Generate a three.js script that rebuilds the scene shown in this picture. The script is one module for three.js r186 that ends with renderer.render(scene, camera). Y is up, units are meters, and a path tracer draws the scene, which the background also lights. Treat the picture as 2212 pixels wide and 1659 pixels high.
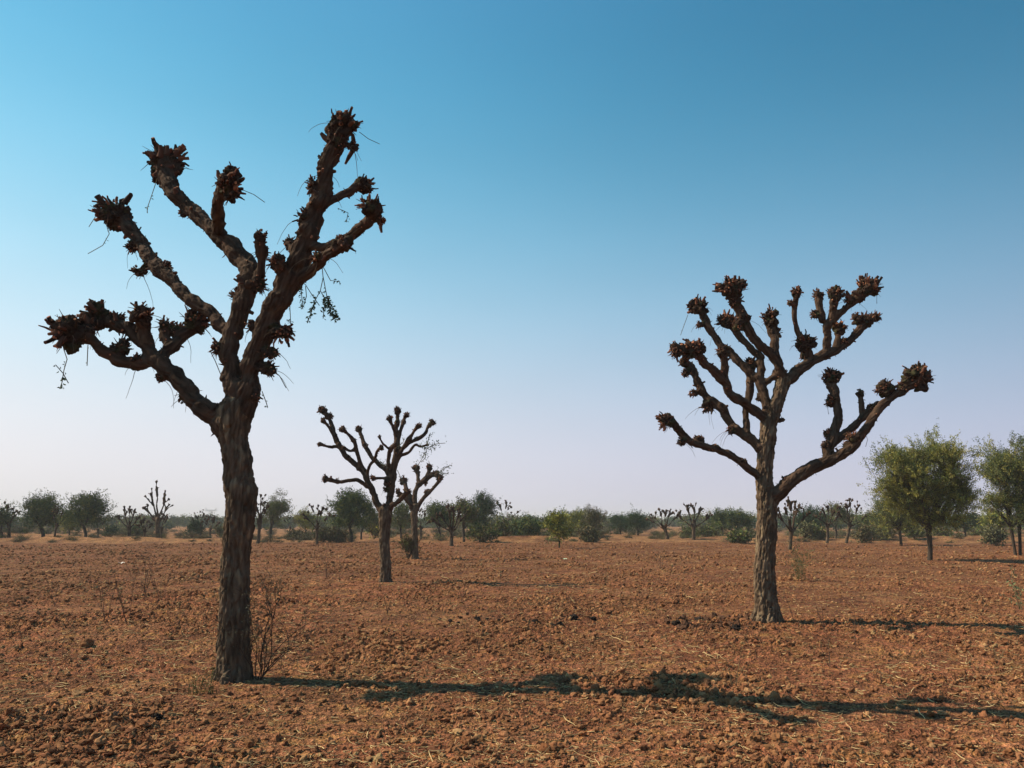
import * as THREE from 'three';
import { mergeGeometries } from 'three/addons/utils/BufferGeometryUtils.js';
import { ImprovedNoise } from 'three/addons/math/ImprovedNoise.js';

// ---------- camera, sky, sun, exposure ----------
const FOCAL = 769, PITCH = 10.17 * Math.PI / 180, EYE = 1.6;      // focal length in pixels of a 1024 x 768 picture
const EXPOSURE = 1.55;
const scene = new THREE.Scene();
const camera = new THREE.PerspectiveCamera(2 * Math.atan(384 / FOCAL) * 180 / Math.PI, 1024 / 768, 0.1, 6000);
camera.position.set(0, EYE, 0);
camera.rotation.x = PITCH;
const renderer = new THREE.WebGLRenderer({ antialias: true });
renderer.setSize(1024, 768);
renderer.toneMapping = THREE.LinearToneMapping;
renderer.toneMappingExposure = EXPOSURE;
renderer.shadowMap.enabled = true;
renderer.shadowMap.type = THREE.PCFSoftShadowMap;

const sunDir = new THREE.Vector3(-0.98, 0.96, -0.19).normalize();
const sun = new THREE.DirectionalLight(new THREE.Color(1.0, 0.84, 0.62), 4.6);
sun.position.copy(sunDir).multiplyScalar(80).add(new THREE.Vector3(0, 0, -20));
sun.target.position.set(0, 0, -20);
sun.castShadow = true;
sun.shadow.mapSize.set(4096, 4096);
Object.assign(sun.shadow.camera, { left: -45, right: 45, top: 45, bottom: -45, near: 1, far: 220 });
sun.shadow.radius = 1;
scene.add(sun, sun.target);

const noiser = new ImprovedNoise();
const N3 = (x, y, z) => noiser.noise(x, y, z);
const fbm = (x, y, z, o) => { let s = 0, a = 1; for (let i = 0; i < o; i++) { s += a * N3(x, y, z); x = x * 2.03 + 7.1; y = y * 2.03 + 3.7; z = z * 2.03 + 1.9; a *= 0.5; } return s; };
const clamp = (v, a, b) => Math.min(b, Math.max(a, v));
const lerp = (a, b, t) => a + (b - a) * t;
const smooth = (a, b, x) => { const t = clamp((x - a) / (b - a), 0, 1); return t * t * (3 - 2 * t); };
const s2l = (c) => (c <= 0.04045 ? c / 12.92 : Math.pow((c + 0.055) / 1.055, 2.4));
{
  // clear, slightly hazy sky: pale at the horizon, deep blue overhead, brighter round the sun's side
  const W = 1024, H = 512, data = new Float32Array(W * H * 4);
  // log radiance per channel by elevation (e) and by the angle from the sun (g)
  const K = [[-0.483, 0.7408, -10.9974, 7.0554, 0.4921, 1.632], [-0.4863, 0.5917, -4.8585, 2.709, 0.4678, 1.0521], [-0.341, 0.9033, -4.1465, 2.2244, 0.2006, 1.1136]];
  for (let j = 0; j < H; j++) for (let i = 0; i < W; i++) {
    const el = ((j + 0.5) / H - 0.5) * Math.PI, az = ((i + 0.5) / W - 0.5) * 2 * Math.PI;
    const dx = Math.cos(el) * Math.cos(az), dy = Math.sin(el), dz = Math.cos(el) * Math.sin(az), deg = el * 180 / Math.PI;
    const e = clamp(deg / 40, 0, 0.93), g = clamp(dx * sunDir.x + dy * sunDir.y + dz * sunDir.z, -0.35, 0.95), top = 1 - 0.12 * smooth(37, 90, deg), mid = Math.exp(-Math.pow((deg - 22) / 8, 2));
    const haze = 1 + 0.022 * fbm(dx * 3.1, dy * 9, dz * 3.1, 4);       // thin uneven dust
    for (let c = 0; c < 3; c++) { const k = K[c]; data[(j * W + i) * 4 + c] = Math.exp(k[0] + k[1] * e + k[2] * e * e + k[3] * e * e * e + (k[4] + k[5] * e) * g) * (1 + [0.08, 0.03, 0.03][c] * mid) * haze * top / EXPOSURE; }
    data[(j * W + i) * 4 + 3] = 1;
  }
  const tex = new THREE.DataTexture(data, W, H, THREE.RGBAFormat, THREE.FloatType);
  tex.mapping = THREE.EquirectangularReflectionMapping;
  tex.magFilter = tex.minFilter = THREE.LinearFilter;
  tex.wrapS = THREE.RepeatWrapping;
  tex.needsUpdate = true;
  scene.background = tex; scene.environment = tex;
}
scene.fog = new THREE.FogExp2(new THREE.Color(1.0, 0.98, 0.96), 0.00052);

// ---------- helpers ----------
const rng = (seed) => { let s = seed >>> 0; return () => { s = (s + 0x6d2b79f5) | 0; let t = Math.imul(s ^ (s >>> 15), 1 | s); t = (t + Math.imul(t ^ (t >>> 7), 61 | t)) ^ t; return ((t ^ (t >>> 14)) >>> 0) / 4294967296; }; };
const V = (x, y, z) => new THREE.Vector3(x, y, z);
const SC = 1024 / 2212, CP = Math.cos(PITCH), SP = Math.sin(PITCH);
// survey points read off a 2212 px wide print of the photograph, turned into places on the field
function rayOf(px, py) { const u = (px * SC - 512) / FOCAL, v = (384 - py * SC) / FOCAL; return { x: u, y: v * CP + SP, f: CP - v * SP }; }
function groundAt(px, py) { const r = rayOf(px, py), t = EYE / -r.y; return { x: r.x * t, f: r.f * t }; }
function place(px, py, f) { const r = rayOf(px, py), t = f / r.f; return { p: V(r.x * t, EYE + r.y * t, -f), m: t * SC / FOCAL }; }   // point at distance f, and metres per print pixel there

// lie of the land: f is metres in front of the camera
const edgeF = (x) => 61 + 2.2 * N3(x * 0.045, 3.1, 0) + 0.9 * N3(x * 0.21, 8.1, 0);
function land(x, f) {
  let h = 0.035 * N3(x * 0.35, f * 0.35, 1.7) + 0.05 * N3(x * 0.09, f * 0.09, 5.2);
  const e = f - edgeF(x);
  h += 0.5 * Math.exp(-Math.pow((e - 5) / 1.3, 2)) * smooth(-0.45, 0.4, N3(x * 0.06, 1.2, 9));
  h += 0.6 * Math.exp(-Math.pow((e - 22) / 3.0, 2)) * smooth(-0.3, 0.5, N3(x * 0.04, 5.2, 2));
  return h;
}
const GROUND_NEAR = 3.2;
function relief(x, f) {           // clods and crumbs of the tilled soil
  const inField = 1 - smooth(-1, 1, f - edgeF(x)) * 0.75;
  const rough = 0.28 + 0.75 * smooth(-0.35, 0.45, N3(x * 0.5, f * 0.5, 4.4)) + 0.55 * smooth(0.0, 0.5, N3(x * 0.16, f * 0.16, 14.4)) + 0.5 * smooth(0.15, 0.5, N3(x * 1.3, f * 1.3, 24.4));
  const a = N3(x * 5.5, f * 5.5, 2.3), b = N3(x * 13 + 3 * a, f * 13, 7.7), c = N3(x * 29, f * 29 + 2 * b, 1.1), d = N3(x * 61, f * 61, 5.5);
  const crumb = Math.max(0, b - 0.05) * 0.068 + Math.max(0, c) * 0.034 + d * 0.009 + a * 0.024;
  return crumb * rough * inField;
}
const taken = new Map();
function numbered(name) { const n = taken.get(name) || 0; taken.set(name, n + 1); return n ? name + '_' + String(n).padStart(3, '0') : name; }
function tag(o, label, category, group, kind) { o.userData.label = label; if (category) o.userData.category = category; if (group) o.userData.group = group; if (kind) o.userData.kind = kind; return o; }
function shade(o) { o.traverse((c) => { if (c.isMesh) { c.castShadow = c.receiveShadow = true; } }); return o; }
function thing(name, pos, label, category, group) { const g = new THREE.Group(); g.name = numbered(name); if (pos) g.position.copy(pos); scene.add(g); return tag(g, label, category, group); }
function part(name, geo, mat, parent, kind) { const m = new THREE.Mesh(geo, mat); m.name = name; m.castShadow = m.receiveShadow = true; if (kind) m.userData.kind = kind; parent.add(m); return m; }
const mat = (o) => new THREE.MeshPhysicalMaterial({ roughness: 0.95, metalness: 0, specularIntensity: 0.15, ...o });   // dusty, hardly any sheen
const M = {
  bark: mat({ vertexColors: true, roughness: 0.96 }),
  twig: mat({ vertexColors: true, roughness: 0.9 }),
  soilClod: mat({ vertexColors: true, roughness: 1 }),
  leaf: new THREE.MeshPhysicalMaterial({ vertexColors: true, roughness: 0.75, side: THREE.DoubleSide, transmission: 0.3, thickness: 0, specularIntensity: 0.4 }),
  farLeaf: mat({ vertexColors: true, roughness: 0.85, side: THREE.DoubleSide }),
  straw: mat({ color: new THREE.Color().setRGB(0.56, 0.42, 0.24), roughness: 0.7, side: THREE.DoubleSide }),
  dung: mat({ color: new THREE.Color().setRGB(0.022, 0.016, 0.013), roughness: 0.9 }),
};

// a bag of triangles with colours that becomes one mesh
class Bag {
  constructor() { this.p = []; this.c = []; this.n = 0; this.i = []; }
  vert(x, y, z, col) { this.p.push(x, y, z); this.c.push(col[0], col[1], col[2]); return this.n++; }
  tri(a, b, c) { this.i.push(a, b, c); }
  quad(a, b, c, d) { this.i.push(a, b, c, a, c, d); }
  // tube through points [{x,y,z,r}], with per-ring colour
  tube(pts, sides, col, capCol, wob = 0, rnd = null) {
    let prev = null; const up = V(0.31, 0.2, 0.93);
    let ring0 = -1;
    for (let k = 0; k < pts.length; k++) {
      const a = pts[Math.max(0, k - 1)], b = pts[Math.min(pts.length - 1, k + 1)];
      const t = V(b.x - a.x, b.y - a.y, b.z - a.z).normalize();
      const u = V().crossVectors(t, prev || up); if (u.lengthSq() < 1e-6) u.set(1, 0, 0); u.normalize();
      const w = V().crossVectors(u, t).normalize(); prev = w;
      const base = this.n;
      for (let s = 0; s < sides; s++) {
        const an = s / sides * 2 * Math.PI, r = pts[k].r * (1 + (rnd ? (rnd() - 0.5) * wob : 0));
        this.vert(pts[k].x + (u.x * Math.cos(an) + w.x * Math.sin(an)) * r, pts[k].y + (u.y * Math.cos(an) + w.y * Math.sin(an)) * r, pts[k].z + (u.z * Math.cos(an) + w.z * Math.sin(an)) * r, col);
      }
      if (ring0 >= 0) for (let s = 0; s < sides; s++) { const s2 = (s + 1) % sides; this.quad(ring0 + s, base + s, base + s2, ring0 + s2); }
      ring0 = base;
    }
    const e = pts[pts.length - 1], cc = capCol || col, b0 = this.n;
    for (let s = 0; s < sides; s++) this.vert(this.p[(ring0 + s) * 3], this.p[(ring0 + s) * 3 + 1], this.p[(ring0 + s) * 3 + 2], cc);
    const c = this.vert(e.x, e.y, e.z, cc);
    for (let s = 0; s < sides; s++) this.tri(b0 + s, c, b0 + (s + 1) % sides);
  }
  leafAt(o, d, side, len, wid, col) {       // one small leaf: a diamond of two faces folded a little
    const nx = d.y * side.z - d.z * side.y, ny = d.z * side.x - d.x * side.z, nz = d.x * side.y - d.y * side.x, f = wid * 0.35;
    const a = this.vert(o.x, o.y, o.z, col);
    const b = this.vert(o.x + d.x * len * 0.5 + side.x * wid * 0.5 + nx * f, o.y + d.y * len * 0.5 + side.y * wid * 0.5 + ny * f, o.z + d.z * len * 0.5 + side.z * wid * 0.5 + nz * f, col);
    const c = this.vert(o.x + d.x * len, o.y + d.y * len, o.z + d.z * len, col);
    const e = this.vert(o.x + d.x * len * 0.5 - side.x * wid * 0.5 + nx * f, o.y + d.y * len * 0.5 - side.y * wid * 0.5 + ny * f, o.z + d.z * len * 0.5 - side.z * wid * 0.5 + nz * f, col);
    this.tri(a, b, c); this.tri(a, c, e);
  }
  geo() {
    const g = new THREE.BufferGeometry();
    g.setAttribute('position', new THREE.Float32BufferAttribute(this.p, 3));
    g.setAttribute('color', new THREE.Float32BufferAttribute(this.c, 3));
    g.setIndex(this.i); g.computeVertexNormals();
    return g;
  }
}
const vary = (c, rnd, k) => { const f = 1 + (rnd() - 0.5) * k; return [c[0] * f, c[1] * f * (1 + (rnd() - 0.5) * k * 0.25), c[2] * f]; };
function randDir(rnd) { const z = rnd() * 2 - 1, a = rnd() * 2 * Math.PI, s = Math.sqrt(1 - z * z); return V(s * Math.cos(a), z, s * Math.sin(a)); }
// ---------- the ground ----------
{
  // fine crumb grain for the soil: colour and relief
  const S = 1024, TILE = 2.9, cdat = new Uint8Array(S * S * 4), bdat = new Uint8Array(S * S * 4), rnd = rng(11);
  const period = (g) => { const t = new Float32Array(g * g); for (let i = 0; i < g * g; i++) t[i] = rnd(); return (u, v) => { const x = u * g, y = v * g, i = Math.floor(x), j = Math.floor(y), fx = x - i, fy = y - j, sx = fx * fx * (3 - 2 * fx), sy = fy * fy * (3 - 2 * fy); const q = (a, b) => t[((b % g) + g) % g * g + ((a % g) + g) % g]; return lerp(lerp(q(i, j), q(i + 1, j), sx), lerp(q(i, j + 1), q(i + 1, j + 1), sx), sy); }; };
  const n1 = period(7), n2 = period(23), n3 = period(71), n4 = period(190), n5 = period(430), n6 = period(41);
  for (let j = 0; j < S; j++) for (let i = 0; i < S; i++) {
    const u = i / S, v = j / S, k = (j * S + i) * 4;
    const a = n1(u, v), b = n2(u, v), c = n3(u, v), d = n4(u, v), e = n5(u, v), f = n6(u, v);
    const t = 0.62 + 0.16 * (a - 0.5) + 0.22 * (b - 0.5) + 0.3 * (c - 0.5) + 0.34 * (d - 0.5) + 0.3 * (e - 0.5);
    const straw = smooth(0.72, 0.9, d * 0.5 + e * 0.5) * smooth(0.35, 0.6, b);
    const yel = smooth(0.45, 0.75, f * 0.6 + b * 0.4);
    cdat[k] = 255 * clamp(t * (1 - straw) + 0.97 * straw, 0, 1); cdat[k + 1] = 255 * clamp(t * (0.985 + 0.07 * yel) * (1 - straw) + 1.0 * straw, 0, 1); cdat[k + 2] = 255 * clamp(t * (1.0 - 0.05 * yel) * (1 - straw) + 0.95 * straw, 0, 1); cdat[k + 3] = 255;
    const h = 0.25 * b + 0.3 * c + 0.28 * d + 0.17 * e; bdat[k] = bdat[k + 1] = bdat[k + 2] = 255 * h; bdat[k + 3] = 255;
  }
  const tx = (d, srgb) => { const t = new THREE.DataTexture(d, S, S); t.wrapS = t.wrapT = THREE.RepeatWrapping; t.magFilter = THREE.LinearFilter; t.minFilter = THREE.LinearMipmapLinearFilter; t.generateMipmaps = true; if (srgb) t.colorSpace = THREE.SRGBColorSpace; t.needsUpdate = true; return t; };
  M.ground = mat({ vertexColors: true, roughness: 1, map: tx(cdat, true), bumpMap: tx(bdat, false), bumpScale: 0.05 });

  // one sheet, finer towards where one stands, reaching the horizon
  const angles = [], radii = [0];
  const A = 39.5 * Math.PI / 180, NA = 740;
  for (let k = 0; k < NA; k++) angles.push(-A + 2 * A * k / NA);
  for (let k = 0; k < 70; k++) angles.push(A + (2 * Math.PI - 2 * A) * k / 70);
  for (let r = 0.6; r < 4.6; r *= 1.09) radii.push(r);
  for (let r = 4.6; r < 64; r *= 1.0054) radii.push(r);
  for (let r = 64; r < 180; r *= 1.03) radii.push(r);
  for (let r = 180; r < 4500; r *= 1.2) radii.push(r);
  const na = angles.length, nr = radii.length;
  const pos = new Float32Array(na * nr * 3), col = new Float32Array(na * nr * 3), uv = new Float32Array(na * nr * 2), idx = [];
  for (let j = 0; j < nr; j++) for (let i = 0; i < na; i++) {
    const r = radii[j], x = r * Math.sin(angles[i]), f = r * Math.cos(angles[i]), k = j * na + i;
    const rnear = r < 130 ? 1 : Math.max(0, 1 - (r - 130) / 40);
    pos[k * 3] = x; pos[k * 3 + 1] = (land(x, f) + (r < 75 ? relief(x, f) : 0)) * rnear; pos[k * 3 + 2] = -f;
    uv[k * 2] = x / TILE; uv[k * 2 + 1] = f / TILE;
    // tilled red soil; paler sandy margin with dry grass beyond the field's edge
    const e = f - edgeF(x), out = smooth(-0.6, 0.6, e + 1.2 * N3(x * 1.1, f * 0.9, 3.3));
    const p1 = smooth(-0.4, 0.5, fbm(x * 0.11, f * 0.11, 2.2, 3)), p2 = smooth(-0.3, 0.5, fbm(x * 0.6 + 9, f * 0.6, 8.2, 3)), p3 = smooth(0.0, 0.5, fbm(x * 0.3, f * 0.8, 4.4, 3));
    let c = [lerp(0.195, 0.250, p1), lerp(0.079, 0.096, p1), lerp(0.039, 0.046, p1)];
    c = [lerp(c[0], 0.255, p2 * 0.6), lerp(c[1], 0.120, p2 * 0.6), lerp(c[2], 0.056, p2 * 0.6)];
    const s = [lerp(0.32, 0.17, p3), lerp(0.155, 0.073, p3), lerp(0.070, 0.037, p3)];
    for (let q = 0; q < 3; q++) col[k * 3 + q] = lerp(c[q], s[q], out) * 2.1;
  }
  for (let j = 0; j < nr - 1; j++) for (let i = 0; i < na; i++) {
    const a = j * na + i, b = j * na + (i + 1) % na, c = a + na, d = b + na;
    if (j === 0) idx.push(a, d, c); else idx.push(a, b, d, a, d, c);
  }
  const g = new THREE.BufferGeometry();
  g.setAttribute('position', new THREE.BufferAttribute(pos, 3)); g.setAttribute('color', new THREE.BufferAttribute(col, 3)); g.setAttribute('uv', new THREE.BufferAttribute(uv, 2));
  g.setIndex(idx); g.computeVertexNormals();
  const ground = new THREE.Mesh(g, M.ground); ground.name = 'ground'; ground.receiveShadow = ground.castShadow = true;
  tag(ground, 'ploughed reddish brown field with a sandy margin behind', 'ground', null, 'structure');
  scene.add(ground);
}
const landY = (x, f) => land(x, f);
const SOIL = [0.212, 0.091, 0.045];

// clod shapes: lumps of soil with broken faces
function clodGeo(seed, flat, detail = 1) {
  const g0 = new THREE.IcosahedronGeometry(1, detail), rnd = rng(seed), o = rnd() * 50, p = g0.attributes.position;
  for (let i = 0; i < p.count; i++) {
    const x = p.getX(i), y = p.getY(i), z = p.getZ(i);
    const k = 1 + 0.62 * N3(x * 1.3 + o, y * 1.3, z * 1.3) + 0.4 * N3(x * 3.1, y * 3.1 + o, z * 3.1);
    p.setXYZ(i, x * k, y * k * flat, z * k * 0.85);
  }
  g0.computeVertexNormals();
  const c = new Float32Array(p.count * 3).fill(1); g0.setAttribute('color', new THREE.BufferAttribute(c, 3));
  g0.deleteAttribute('uv');
  return g0;
}
// loose clods over the field, smaller and denser near, only the larger ones worth having far off
{
  const variants = [clodGeo(1, 0.8, 1), clodGeo(2, 0.7, 1), clodGeo(3, 0.95, 1), clodGeo(4, 0.5, 1)];
  const rnd = rng(77), lists = variants.map(() => []);
  const put = (x, f, s, tone) => lists[Math.floor(rnd() * variants.length)].push([x, f, s, tone]);
  for (let k = 0; k < 420000; k++) {
    const r = 4.8 * Math.pow(64 / 4.8, Math.pow(rnd(), 0.9)), a = (rnd() * 2 - 1) * 0.66, x = r * Math.sin(a), f = r * Math.cos(a);
    if (f > edgeF(x) + 0.4) continue;
    const patch = smooth(-0.4, 0.45, N3(x * 0.5, f * 0.5, 4.4)) * 0.75 + 0.25 * smooth(-0.2, 0.4, N3(x * 2.1, f * 2.1, 9.4));
    if (rnd() > 0.18 + 0.82 * patch) continue;
    const big = Math.pow(rnd(), 3.5);
    const s = (0.003 + 0.0055 * rnd() + 0.030 * big * big * big) * (0.75 + 0.5 * patch) * (1 + smooth(10, 45, r) * 0.9);
    put(x, f, s, 0);
  }
  const all = new THREE.Group(); all.name = numbered('soil_clods');
  tag(all, 'loose reddish brown soil crumbs strewn over the ploughed field', 'soil', null, 'stuff'); scene.add(all);
  variants.forEach((g, q) => {
    const L = lists[q], m = new THREE.InstancedMesh(g, M.soilClod, L.length), o = new THREE.Object3D(), c = new THREE.Color();
    L.forEach(([x, f, s], i) => {
      o.position.set(x, landY(x, f) + relief(x, f) + s * 0.3, -f); o.rotation.set((rnd() - 0.5) * 0.9, rnd() * 6.28, (rnd() - 0.5) * 0.9);
      o.scale.set(s * (0.8 + 0.6 * rnd()), s * (0.7 + 0.6 * rnd()), s * (0.8 + 0.6 * rnd())); o.updateMatrix(); m.setMatrixAt(i, o.matrix);
      const t = 0.75 + 0.45 * rnd(), y = rnd();
      const kind = rnd(), C = kind < 0.16 ? [0.28, 0.132, 0.066] : kind < 0.24 ? [0.30, 0.165, 0.082] : kind < 0.34 ? [0.13, 0.052, 0.028] : SOIL;
      c.setRGB(C[0] * t, C[1] * t * (0.95 + 0.2 * y), C[2] * t * (0.9 + 0.15 * y)); m.setColorAt(i, c);
    });
    m.name = 'soil_crumbs'; m.castShadow = m.receiveShadow = true; m.userData.kind = 'stuff'; all.add(m);
  });
}
// straw and dry stalk bits lying on the soil
{
  const rnd = rng(5), all = new THREE.Group(); all.name = numbered('straw_litter');
  tag(all, 'pale straw and stalk bits scattered over the soil', 'straw', null, 'stuff'); scene.add(all);
  [[0.035, 0.0026, 9000], [0.06, 0.0024, 5600], [0.10, 0.0024, 2100], [0.16, 0.0026, 640], [0.30, 0.0029, 140]].forEach(([L, rad, count], q) => {
    const b = new Bag(), bend = (rnd() - 0.5) * 0.9, pts = [], kink = rnd() - 0.5;
    for (let k = 0; k <= 6; k++) { const t = k / 6 - 0.5; pts.push({ x: t * L, y: L * (0.02 * Math.sin(k * 1.7 + q) + 0.12 * t * t), z: L * (bend * t * t * 0.8 + 0.012 * Math.sin(k * 1.3 + q * 2) + kink * Math.max(0, t - 0.1)), r: rad * (0.8 + 0.3 * Math.sin(k)) }); }
    b.tube(pts, 4, [1, 1, 1]); const list = [];
    for (let k = 0; k < count; k++) {
      const r = 4.9 * Math.pow(48 / 4.9, Math.pow(rnd(), 1.1)), a = (rnd() * 2 - 1) * 0.64, x = r * Math.sin(a), f = r * Math.cos(a);
      if (rnd() < 0.3 + 0.7 * smooth(-0.25, 0.4, fbm(x * 0.4, f * 0.4, 21, 2))) list.push([x, f, r]);
    }
    const m = new THREE.InstancedMesh(b.geo(), mat({ vertexColors: true, roughness: 0.75 }), list.length), o = new THREE.Object3D(), c = new THREE.Color();
    list.forEach(([x, f, r], i) => {
      o.position.set(x, landY(x, f) + Math.max(relief(x, f), 0.004) + 0.006, -f); o.rotation.set((rnd() - 0.5) * 0.5, rnd() * 6.28, (rnd() - 0.5) * 0.4);
      o.scale.setScalar((0.7 + 0.7 * rnd()) * (1 + r / 30)); o.updateMatrix(); m.setMatrixAt(i, o.matrix);
      const t = 0.35 + 0.85 * rnd(); c.setRGB(0.52 * t, 0.37 * t, 0.18 * t); m.setColorAt(i, c);
    });
    m.name = 'straw_bits'; m.castShadow = m.receiveShadow = true; m.userData.kind = 'stuff'; all.add(m);
  });
}
// ---------- pollarded trees: limbs and knobs blended into one skin, then cut into parts ----------
const KB = 0.045;                                       // how far limbs flow into one another
function segDist(p, px, py, pz) {
  const ax = px - p.ax, ay = py - p.ay, az = pz - p.az;
  const t = p.l2 > 0 ? clamp((ax * p.dx + ay * p.dy + az * p.dz) / p.l2, 0, 1) : 0;
  const ex = ax - p.dx * t, ey = ay - p.dy * t, ez = az - p.dz * t;
  return Math.sqrt(ex * ex + ey * ey + ez * ez) - (p.ra + (p.rb - p.ra) * t);
}
function skin(prims, cell, kb) {
  const B = 8, bs = B * cell, blocks = new Map(), NN = 4096, OFF = 1800;
  prims.forEach((p) => {
    p.dx = p.bx - p.ax; p.dy = p.by - p.ay; p.dz = p.bz - p.az; p.l2 = p.dx * p.dx + p.dy * p.dy + p.dz * p.dz;
    const m = Math.max(p.ra, p.rb) + kb + 2.5 * cell;
    const lo = [Math.min(p.ax, p.bx) - m, Math.min(p.ay, p.by) - m, Math.min(p.az, p.bz) - m], hi = [Math.max(p.ax, p.bx) + m, Math.max(p.ay, p.by) + m, Math.max(p.az, p.bz) + m];
    const cx = Math.floor(lo[0] / bs), cy = Math.floor(lo[1] / bs), cz = Math.floor(lo[2] / bs);
    for (let i = cx; i * bs < hi[0]; i++) for (let j = cy; j * bs < hi[1]; j++) for (let k = cz; k * bs < hi[2]; k++) {
      if (segDist(p, (i + 0.5) * bs, (j + 0.5) * bs, (k + 0.5) * bs) > bs * 0.87 + kb + 2.5 * cell) continue;
      const key = ((i + OFF) * NN + j + OFF) * NN + k + OFF;
      let b = blocks.get(key); if (!b) blocks.set(key, b = { i, j, k, prims: [] });
      b.prims.push(p);
    }
  });
  const verts = [], grp = [], cellMap = new Map(), faces = [];
  const S = B + 1, val = new Float32Array(S * S * S);
  const evalAt = (list, x, y, z) => {           // smooth union over groups
    let cur = -1, dmin = 1e9, acc = 1e9, best = -1, bd = 1e9;
    const push = () => { if (cur < 0) return; if (dmin < bd) { bd = dmin; best = cur; } if (acc > 1e8) acc = dmin; else { const h = Math.max(kb - Math.abs(acc - dmin), 0) / kb; acc = Math.min(acc, dmin) - h * h * kb * 0.25; } };
    for (const p of list) { if (p.g !== cur) { push(); cur = p.g; dmin = 1e9; } const d = segDist(p, x, y, z); if (d < dmin) dmin = d; }
    push(); evalAt.best = best; return acc;
  };
  const CK = (i, j, k) => ((i + 8000) * 16384 + j + 8000) * 16384 + k + 8000;
  for (const b of blocks.values()) {
    b.prims.sort((p, q) => p.g - q.g);
    const i0 = b.i * B, j0 = b.j * B, k0 = b.k * B; let neg = 0, q = 0;
    for (let i = 0; i < S; i++) for (let j = 0; j < S; j++) for (let k = 0; k < S; k++) { const v = evalAt(b.prims, (i0 + i) * cell, (j0 + j) * cell, (k0 + k) * cell); val[q++] = v; if (v < 0) neg++; }
    if (!neg || neg === q) continue;
    const at = (i, j, k) => val[(i * S + j) * S + k];
    for (let i = 0; i < B; i++) for (let j = 0; j < B; j++) for (let k = 0; k < B; k++) {
      let m = 0; const c = [at(i, j, k), at(i + 1, j, k), at(i, j + 1, k), at(i + 1, j + 1, k), at(i, j, k + 1), at(i + 1, j, k + 1), at(i, j + 1, k + 1), at(i + 1, j + 1, k + 1)];
      for (let w = 0; w < 8; w++) if (c[w] < 0) m |= 1 << w;
      if (m !== 0 && m !== 255) {
        let sx = 0, sy = 0, sz = 0, n = 0;
        for (let w = 0; w < 8; w++) for (let ax = 0; ax < 3; ax++) {
          const w2 = w | (1 << ax); if (w2 === w) continue;
          if ((c[w] < 0) !== (c[w2] < 0)) { const t = c[w] / (c[w] - c[w2]); sx += (w & 1) + (ax === 0 ? t : 0); sy += ((w >> 1) & 1) + (ax === 1 ? t : 0); sz += ((w >> 2) & 1) + (ax === 2 ? t : 0); n++; }
        }
        const x = (i0 + i + sx / n) * cell, y = (j0 + j + sy / n) * cell, z = (k0 + k + sz / n) * cell;
        evalAt(b.prims, x, y, z); grp.push(evalAt.best);
        cellMap.set(CK(i0 + i, j0 + j, k0 + k), verts.length / 3); verts.push(x, y, z);
      }
      const s0 = c[0] < 0, I = i0 + i, J = j0 + j, K = k0 + k;
      if (s0 !== (c[1] < 0)) faces.push(I, J, K, 0, s0 ? 1 : 0);
      if (s0 !== (c[2] < 0)) faces.push(I, J, K, 1, s0 ? 1 : 0);
      if (s0 !== (c[4] < 0)) faces.push(I, J, K, 2, s0 ? 1 : 0);
    }
  }
  const idx = [];
  for (let q = 0; q < faces.length; q += 5) {
    const [I, J, K, ax, s] = [faces[q], faces[q + 1], faces[q + 2], faces[q + 3], faces[q + 4]];
    const o = ax === 0 ? [[0, 0, 0], [0, -1, 0], [0, -1, -1], [0, 0, -1]] : ax === 1 ? [[0, 0, 0], [0, 0, -1], [-1, 0, -1], [-1, 0, 0]] : [[0, 0, 0], [-1, 0, 0], [-1, -1, 0], [0, -1, 0]];
    const v = o.map(([a, b, c]) => cellMap.get(CK(I + a, J + b, K + c)));
    if (v.some((e) => e === undefined)) continue;
    if (s) idx.push(v[0], v[1], v[2], v[0], v[2], v[3]); else idx.push(v[0], v[2], v[1], v[0], v[3], v[2]);
  }
  return { verts, grp, idx };
}
function normalsOf(verts, idx) {
  const n = new Float32Array(verts.length);
  for (let q = 0; q < idx.length; q += 3) {
    const a = idx[q] * 3, b = idx[q + 1] * 3, c = idx[q + 2] * 3;
    const ux = verts[b] - verts[a], uy = verts[b + 1] - verts[a + 1], uz = verts[b + 2] - verts[a + 2], vx = verts[c] - verts[a], vy = verts[c + 1] - verts[a + 1], vz = verts[c + 2] - verts[a + 2];
    const nx = uy * vz - uz * vy, ny = uz * vx - ux * vz, nz = ux * vy - uy * vx;
    for (const e of [a, b, c]) { n[e] += nx; n[e + 1] += ny; n[e + 2] += nz; }
  }
  for (let q = 0; q < n.length; q += 3) { const l = Math.hypot(n[q], n[q + 1], n[q + 2]) || 1; n[q] /= l; n[q + 1] /= l; n[q + 2] /= l; }
  return n;
}
function spline(pts) {                                   // dense points through [{x,y,r,d}]
  const out = [];
  const P = (k) => pts[clamp(k, 0, pts.length - 1)];
  for (let k = 0; k < pts.length - 1; k++) for (let s = 0; s < 4; s++) {
    const t = s / 4, a = P(k - 1), b = P(k), c = P(k + 1), d = P(k + 2), f = (u) => 0.5 * (2 * b[u] + (c[u] - a[u]) * t + (2 * a[u] - 5 * b[u] + 4 * c[u] - d[u]) * t * t + (3 * b[u] - a[u] - 3 * c[u] + d[u]) * t * t * t);
    out.push([f(0), f(1), Math.max(f(2), 0.4), f(3)]);
  }
  out.push(pts[pts.length - 1]);
  return out;
}
const BARK = { trunk: [0.105, 0.072, 0.048], limb: [0.066, 0.041, 0.028], knob: [0.040, 0.025, 0.018], cut: [0.34, 0.145, 0.075], stub: [0.105, 0.050, 0.033] };
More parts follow.
